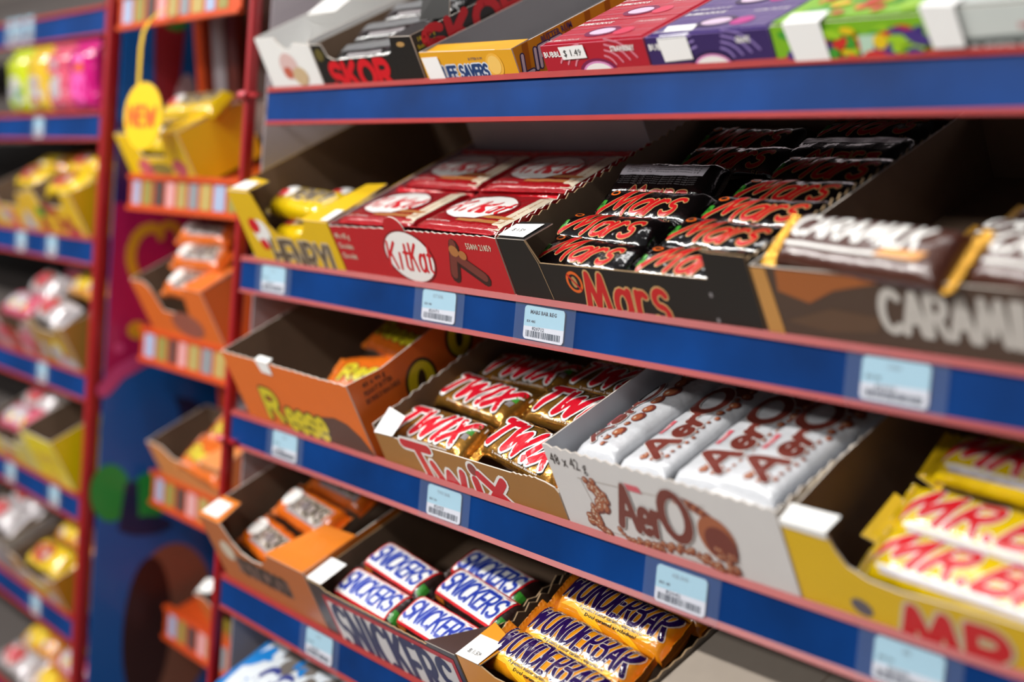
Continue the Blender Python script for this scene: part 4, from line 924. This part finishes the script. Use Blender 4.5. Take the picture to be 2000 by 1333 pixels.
wcart5 = wcart(4, -1.455, -1.320, 'orange carton with an olive print on the lowest orange tray', c_o, kraft, .075, .6, prints=((.075, .045, .045, .016, ink('olive_print', '#a08a14')),))
lc = wcart5
lc.flap([(.004, .002, .078), (.050, .002, .090), (.046, .020, .094), (.002, .020, .082)], stick, c_y2, 'torn_label')
g = 'blurred packs on the leaning wing'
for kind, i, x, s, wz, yw, t_ in (('oh', 1, -1.500, .030, .030, 0, 'yellow pack low inside the sun yellow carton on the wing'), ('oh', 1, -1.470, .060, .058, 4, 'yellow pack lying on top of the sun yellow carton on the wing'),
                                  ('reese_stick', 2, -1.450, .030, .055, 0, 'orange pack with white mark at the front of the third orange tray'), ('reese_stick', 2, -1.450, .055, .078, 3, 'orange pack with a bright reflection on the third orange tray'),
                                  ('reese_stick', 2, -1.455, .075, .098, 3, 'orange pack topmost on the third orange tray'),
                                  ('reese_cup', 3, -1.44, .020, .040, -4, 'orange pack with yellow letters at the front of the fourth tray'), ('reese_cup', 3, -1.42, .055, .056, 2, 'orange pack with yellow letters at the back of the fourth tray'),
                                  ('oh', 0, -1.50, .03, .045, 2, 'yellow pack standing out of the topmost tray carton'), ('reese_cup', 4, -1.37, .04, .060, 10, 'orange pack with yellow letters on the lowest tray')):
    put(kind, frame(i, x, s, wz, yaw=yw, roll=20, origin=org(i)), t_, g)
# hanging sign
root = bpy.data.objects.new('hanging_sign', None); COL.objects.link(root); root.location = (-1.468, -.034, OZ+.083); root.scale = (.9, .9, .9); root.empty_display_size = .02
tag(root, 'round yellow hanging sign with orange letters beside the leaning wing', 'sign')
ys = mat('sign_yellow', '#f0c410', rough=.35, coat=.3)
m = M(); n = 28; cy = [( .030*cos(2*pi*i/n), .040*sin(2*pi*i/n)) for i in range(n)]
SX, SY = .80, -.60                      # sign turned towards the aisle
m.slab([(a, b) for a, b in cy], lambda a, b, d: (a*SX*1.25+.020+d*.6, a*.35+d*.8, b), .0012, ys)
fs = lambda a, b, lv=0: ((a)*SX*1.25+.020-.0006, a*.35-.0006-.0001*lv, b)
logo(m, 'NEW', .022, .042, fs, (0, 0), .0024, [(0, ink('sign_orange', '#e2641a'))], lv=1, gap=.1)
m.build('disc', root)
m = M()
cv = [(-.002, .0, .035), (-.002, 0, .080), (-.002, .002, .098), (.004, .006, .112), (.014, .012, .122), (.028, .018, .128)]
for p, q in zip(cv, cv[1:]):
    w_ = .011
    m.face([(p[0], p[1], p[2]), (p[0]+w_, p[1]-.001, p[2]), (q[0]+w_, q[1]-.001, q[2]), (q[0], q[1], q[2])], ys, True)
    m.face([(p[0], p[1]+.001, p[2]), (q[0], q[1]+.001, q[2]), (q[0]+w_, q[1], q[2]), (p[0]+w_, p[1], p[2])], ys, True)
m.build('hanger_strip', root)

# ------------------------------------------------------------------ printed side panel of the far rack
XP = -1.628
m = M(); m.box((XP-.002, .012, .30), (XP, .33, 2.0), mat('panel_blue', '#0a5cae', rough=.35, coat=.3, vary=.06, vscale=5))
f = lambda a, b, lv=0: (XP+.0003+.0002*lv, a, b+OZ)
mg, pl, gn, bn, gd, nv, pk = (mat('panel_'+n_, c_, rough=.38, coat=.25, vary=.05, vscale=6) for n_, c_ in (('magenta', '#b01458'), ('violet', '#3d1a5e'), ('green', '#239a42'), ('brown', '#8a5a48'), ('gold', '#dca626'), ('navy', '#0a2550'), ('rose', '#d04a86')))
poly(m, f, [(.012, .085), (.33, .085), (.33, -.02), (.012, -.03)], pl, .5); poly(m, f, [(.012, -.012), (.33, .0), (.33, -.19), (.10, -.195), (.06, -.205), (.03, -.222), (.012, -.245)], mg, 1)
strokes(m, [[(.012, -.236), (.03, -.215), (.06, -.198), (.10, -.190), (.16, -.188)]], f, (0, 0), .009, pk, 1.5, step=.01)
strokes(m, [arc(.062, -.072, .026, .034, 70, 290) + [(.082, -.100)]], f, (0, 0), .0065, gd, 2, step=.006); strokes(m, [arc(.084, -.045, .012, .012, 0, 200)], f, (0, 0), .005, gd, 2.2, step=.006)
ell(m, f, .050, -.163, .013, .011, gd, 2, 14); ell(m, f, .028, -.185, .007, .006, pk, 2, 12)
poly(m, f, [(.05, .20), (.09, .23), (.085, .12), (.055, .10)], ink('panel_red', '#8d1a2a'), 1); ell(m, f, .075, .215, .018, .016, gn, 1.5, 16); ell(m, f, .095, .10, .016, .05, mat('panel_pale', '#c0a8b4', rough=.4), 2, 18)
ell(m, f, .105, -.300, .055, .055, nv, 1, 26)
ell(m, f, .062, -.285, .052, .062, mat('panel_blue2', '#0a5cae', rough=.38, coat=.25), 1.2, 30)
ell(m, f, .028, -.362, .026, .036, gn, 2, 20, rot=10); ell(m, f, .078, -.368, .028, .030, gn, 2, 20, rot=-14); poly(m, f, [(.046, -.350), (.062, -.350), (.066, -.400), (.10, -.408), (.10, -.396), (.04, -.410)], nv, 2.6)
ell(m, f, .115, -.535, .062, .105, bn, 2, 34)
ell(m, f, .075, -.405, .035, .012, nv, 2.8, 18); ell(m, f, .085, -.540, .032, .095, mat('panel_brown2', '#33191a', rough=.4), 2.5, 30)
tag(m.build('side_panel'), 'blue, magenta and green printed side panel of the far rack', 'panel')

# ------------------------------------------------------------------ far rack at the left edge, same build as the near one
ZF = [.2209, .0959, -.0547, -.2182, -.3670, -.5186]
ordn = ['topmost', 'second', 'third', 'fourth', 'fifth', 'lowest visible']
for i, z in enumerate(ZF): shelf(-2.9, -1.655, z, ordn[i]+' blue fronted shelf of the far rack at the left', 'shelves of the far rack', end_cap=False)
m = M(); m.box((-2.9, .341, .30), (-1.63, .345, 2.2), mat('far_back', '#3c3437', rough=.7)); tag(m.build('back_panel'), 'grey back panel of the far rack', 'panel')
def forg(i): return (0, .005, ZF[i]-.010)
rnd = random.Random(77)
def fcart(i, x0, x1, label, col, h, cols, notch=.7, hl=None):
    w = x1-x0; cm = card('far_'+col.strip('#'), col, coat=.3)
    fr = [(0, 0), (w, 0), (w, h), (w*.8, h), (w*.74, h*notch), (w*.26, h*notch), (w*.2, h), (0, h)]
    c = Carton(i, x0, x1, label, cm, kraft, h=h, depth=.2, front=fr, origin=forg(i), group=None)
    for k in range(8): ell(c.front, c.F, rnd.uniform(.02, w-.02), rnd.uniform(.015, h*.65), rnd.uniform(.008, .022), rnd.uniform(.006, .014), rnd.choice(cols), 1+.3*k, 14)
    c.done()
pinkm, brickm, silm, yelm, limm = ink('candy_pink', '#d0506c'), ink('candy_brick', '#a8321e'), ink('candy_silver', '#b4b0b6'), ink('candy_yellow', '#e0bf28'), ink('candy_lime', '#a9c21c')
fcart(2, -1.830, -1.670, 'yellow notched carton nearest the red post on the third far shelf', '#e0b40c', .068, [brickm, pinkm, I_green, yelm]); fcart(2, -2.000, -1.832, 'yellow notched carton second from the red post on the far rack', '#dcae12', .062, [pinkm, yelm, silm])
fcart(3, -1.790, -1.668, 'gold brown carton with an open flap on the fourth far shelf', '#a97f34', .070, [silm, pinkm, yelm], .85); fcart(3, -1.96, -1.792, 'pink and grey carton on the fourth far shelf', '#b08a8c', .060, [silm, pinkm, brickm])
fcart(4, -1.778, -1.668, 'bright yellow deep carton beside the red post on the fifth far shelf', '#ecd600', .082, [yelm], 1.0); fcart(4, -1.96, -1.780, 'cream and yellow carton on the fifth far shelf', '#cdbf6a', .062, [silm, pinkm, yelm])
fcart(5, -1.830, -1.668, 'amber carton of yellow packs on the lowest far shelf', '#c78a1c', .058, [yelm, silm]); fcart(5, -2.02, -1.832, 'dull silver carton on the lowest far shelf', '#8f8a8c', .070, [silm, pinkm])
# packs: pillow bags built once per kind and copied
def far_pack(kind, col, inks, L=.10, Wd=.04, H=.022, seed=40):
    def pr(m, B):
        f = B.P; r = random.Random(seed)
        ell(m, f, -.01, 0, L*.28, Wd*.36, inks[0], 1, 16); 
        for k in range(4): ell(m, f, r.uniform(-.3, .35)*L, r.uniform(-.25, .25)*Wd, L*.07, Wd*.14, inks[k % len(inks)], 2+.3*k, 10)
    cm = film('far_'+kind, col, rough=.22, coat=1, bump=.6)
    make_bar(kind, cm, cm, Bar(L, Wd, H, n=2.4, taper=.016, wr=.002, seed=seed), pr, name='candy_pack')
far_pack('f_yellow', '#e6c01c', [brickm, silm], seed=41); far_pack('f_pink', '#c9506a', [silm, yelm], seed=42); far_pack('f_silver', '#bdb6b8', [brickm, pinkm], seed=43); far_pack('f_amber', '#d48f2a', [yelm, silm], seed=44)
far_pack('b_lime', '#c2cf1a', [silm, I_green], .076, .078, .028, 45); far_pack('b_pink', '#d4566e', [silm, yelm], .076, .078, .028, 46); far_pack('b_yel', '#dcb62e', [silm, brickm], .076, .078, .028, 47); far_pack('b_mag', '#c90f78', [ink('magenta_light', '#ee5aae'), I_orange], .076, .078, .028, 48)
def stand(i, x, s, w, yaw=0, pitch=0):     # a bag standing upright, long side up
    return frame(i, x, s, w, yaw=yaw, origin=forg(i)) @ Matrix.Rotation(radians(68), 4, 'X') @ Matrix.Rotation(radians(pitch), 4, 'Z')
g = 'standing candy bags on the second far shelf'
for kd, x, t_ in (('b_mag', -1.700, 'magenta candy bag beside the red post on the far rack'), ('b_pink', -1.775, 'pink candy bag between magenta and yellow bags'), ('b_yel', -1.850, 'yellow candy bag left of the pink ones'), ('b_lime', -1.925, 'lime yellow candy bag at the left edge')):
    put(kd, stand(1, x, .02, .010, 0, 90) @ Matrix.Translation((.031, 0, 0)), t_, g, 'candy bag')
g = 'blurred packs on the far rack'
wh = dict(f_yellow='yellow', f_pink='pink', f_silver='silver', f_amber='amber')
lay = [(2, 'f_yellow', -1.745, .04, .05), (2, 'f_yellow', -1.76, .08, .06), (2, 'f_yellow', -1.90, .05, .05), (2, 'f_amber', -1.92, .09, .05),
       (3, 'f_silver', -1.745, .03, .060), (3, 'f_pink', -1.865, .03, .055), (3, 'f_silver', -1.86, .07, .065), (3, 'f_amber', -1.73, .08, .070), (3, 'f_pink', -1.80, .11, .075),
       (4, 'f_pink', -1.850, .03, .055), (4, 'f_silver', -1.865, .07, .060), (4, 'f_yellow', -1.87, .11, .06),
       (5, 'f_yellow', -1.735, .03, .045), (5, 'f_amber', -1.74, .075, .050), (5, 'f_silver', -1.92, .04, .060), (5, 'f_silver', -1.91, .08, .065)]
rows = {2: 'third', 3: 'fourth', 4: 'fifth', 5: 'lowest'}
for i, kd, x, s, wz in lay:
    put(kd, frame(i, x, s, wz, yaw=rnd.uniform(-8, 8), roll=15, origin=forg(i)), '%s candy pack on the %s far shelf, %s and %s' % (wh[kd], rows[i], 'near the red post' if x > -1.80 else 'further left', 'front' if s < .045 else 'mid' if s < .078 else 'rear'), g, 'candy pack')
# a lower row peeking in at the bottom left
ZL = -.672
shelf(-2.9, -1.655, ZL, 'far rack shelf at the bottom left corner, under the gold and pink packs', 'shelves of the far rack', end_cap=False)
for j, (kd, x, s) in enumerate((('f_amber', -1.73, .03), ('f_pink', -1.74, .07), ('f_silver', -1.85, .03), ('f_amber', -1.86, .07), ('f_yellow', -1.75, .11))):
    put(kd, frame(0, x, s, .028, yaw=-6+3*j, roll=12, origin=(0, .005, ZL-.01)), '%s candy pack lying in the bottom left corner, %s' % (wh[kd], ('front by the post', 'behind the front one', 'front further left', 'second row further left', 'rearmost')[j]), g, 'candy pack')
for x, i, t_ in ((-1.86, 1, 'at the left edge, top'), (-1.79, 2, 'near the red post, third shelf'), (-1.905, 2, 'at the left edge, third shelf'), (-1.80, 3, 'under the gold brown carton'), (-1.90, 4, 'at the left edge under the cream carton'), (-1.735, 4, 'under the bright yellow deep carton'), (-1.78, 5, 'under the amber carton')):
    price_tag(x, ZF[i]-.0065, 'blurred price tag on the far rack '+t_, ('BAR', 'BX', '82', 0), seed=int(-x*100), w=.030)
for x, t_ in ((-1.99, 'left'), (-1.955, 'middle'), (-1.915, 'right')):
    price_tag(x, ZF[0]+.002, 'white hang tag on the topmost far shelf, %s of three' % t_, ('BAR', 'BX', '82', 0), seed=int(-x*100), w=.026, h=.034)
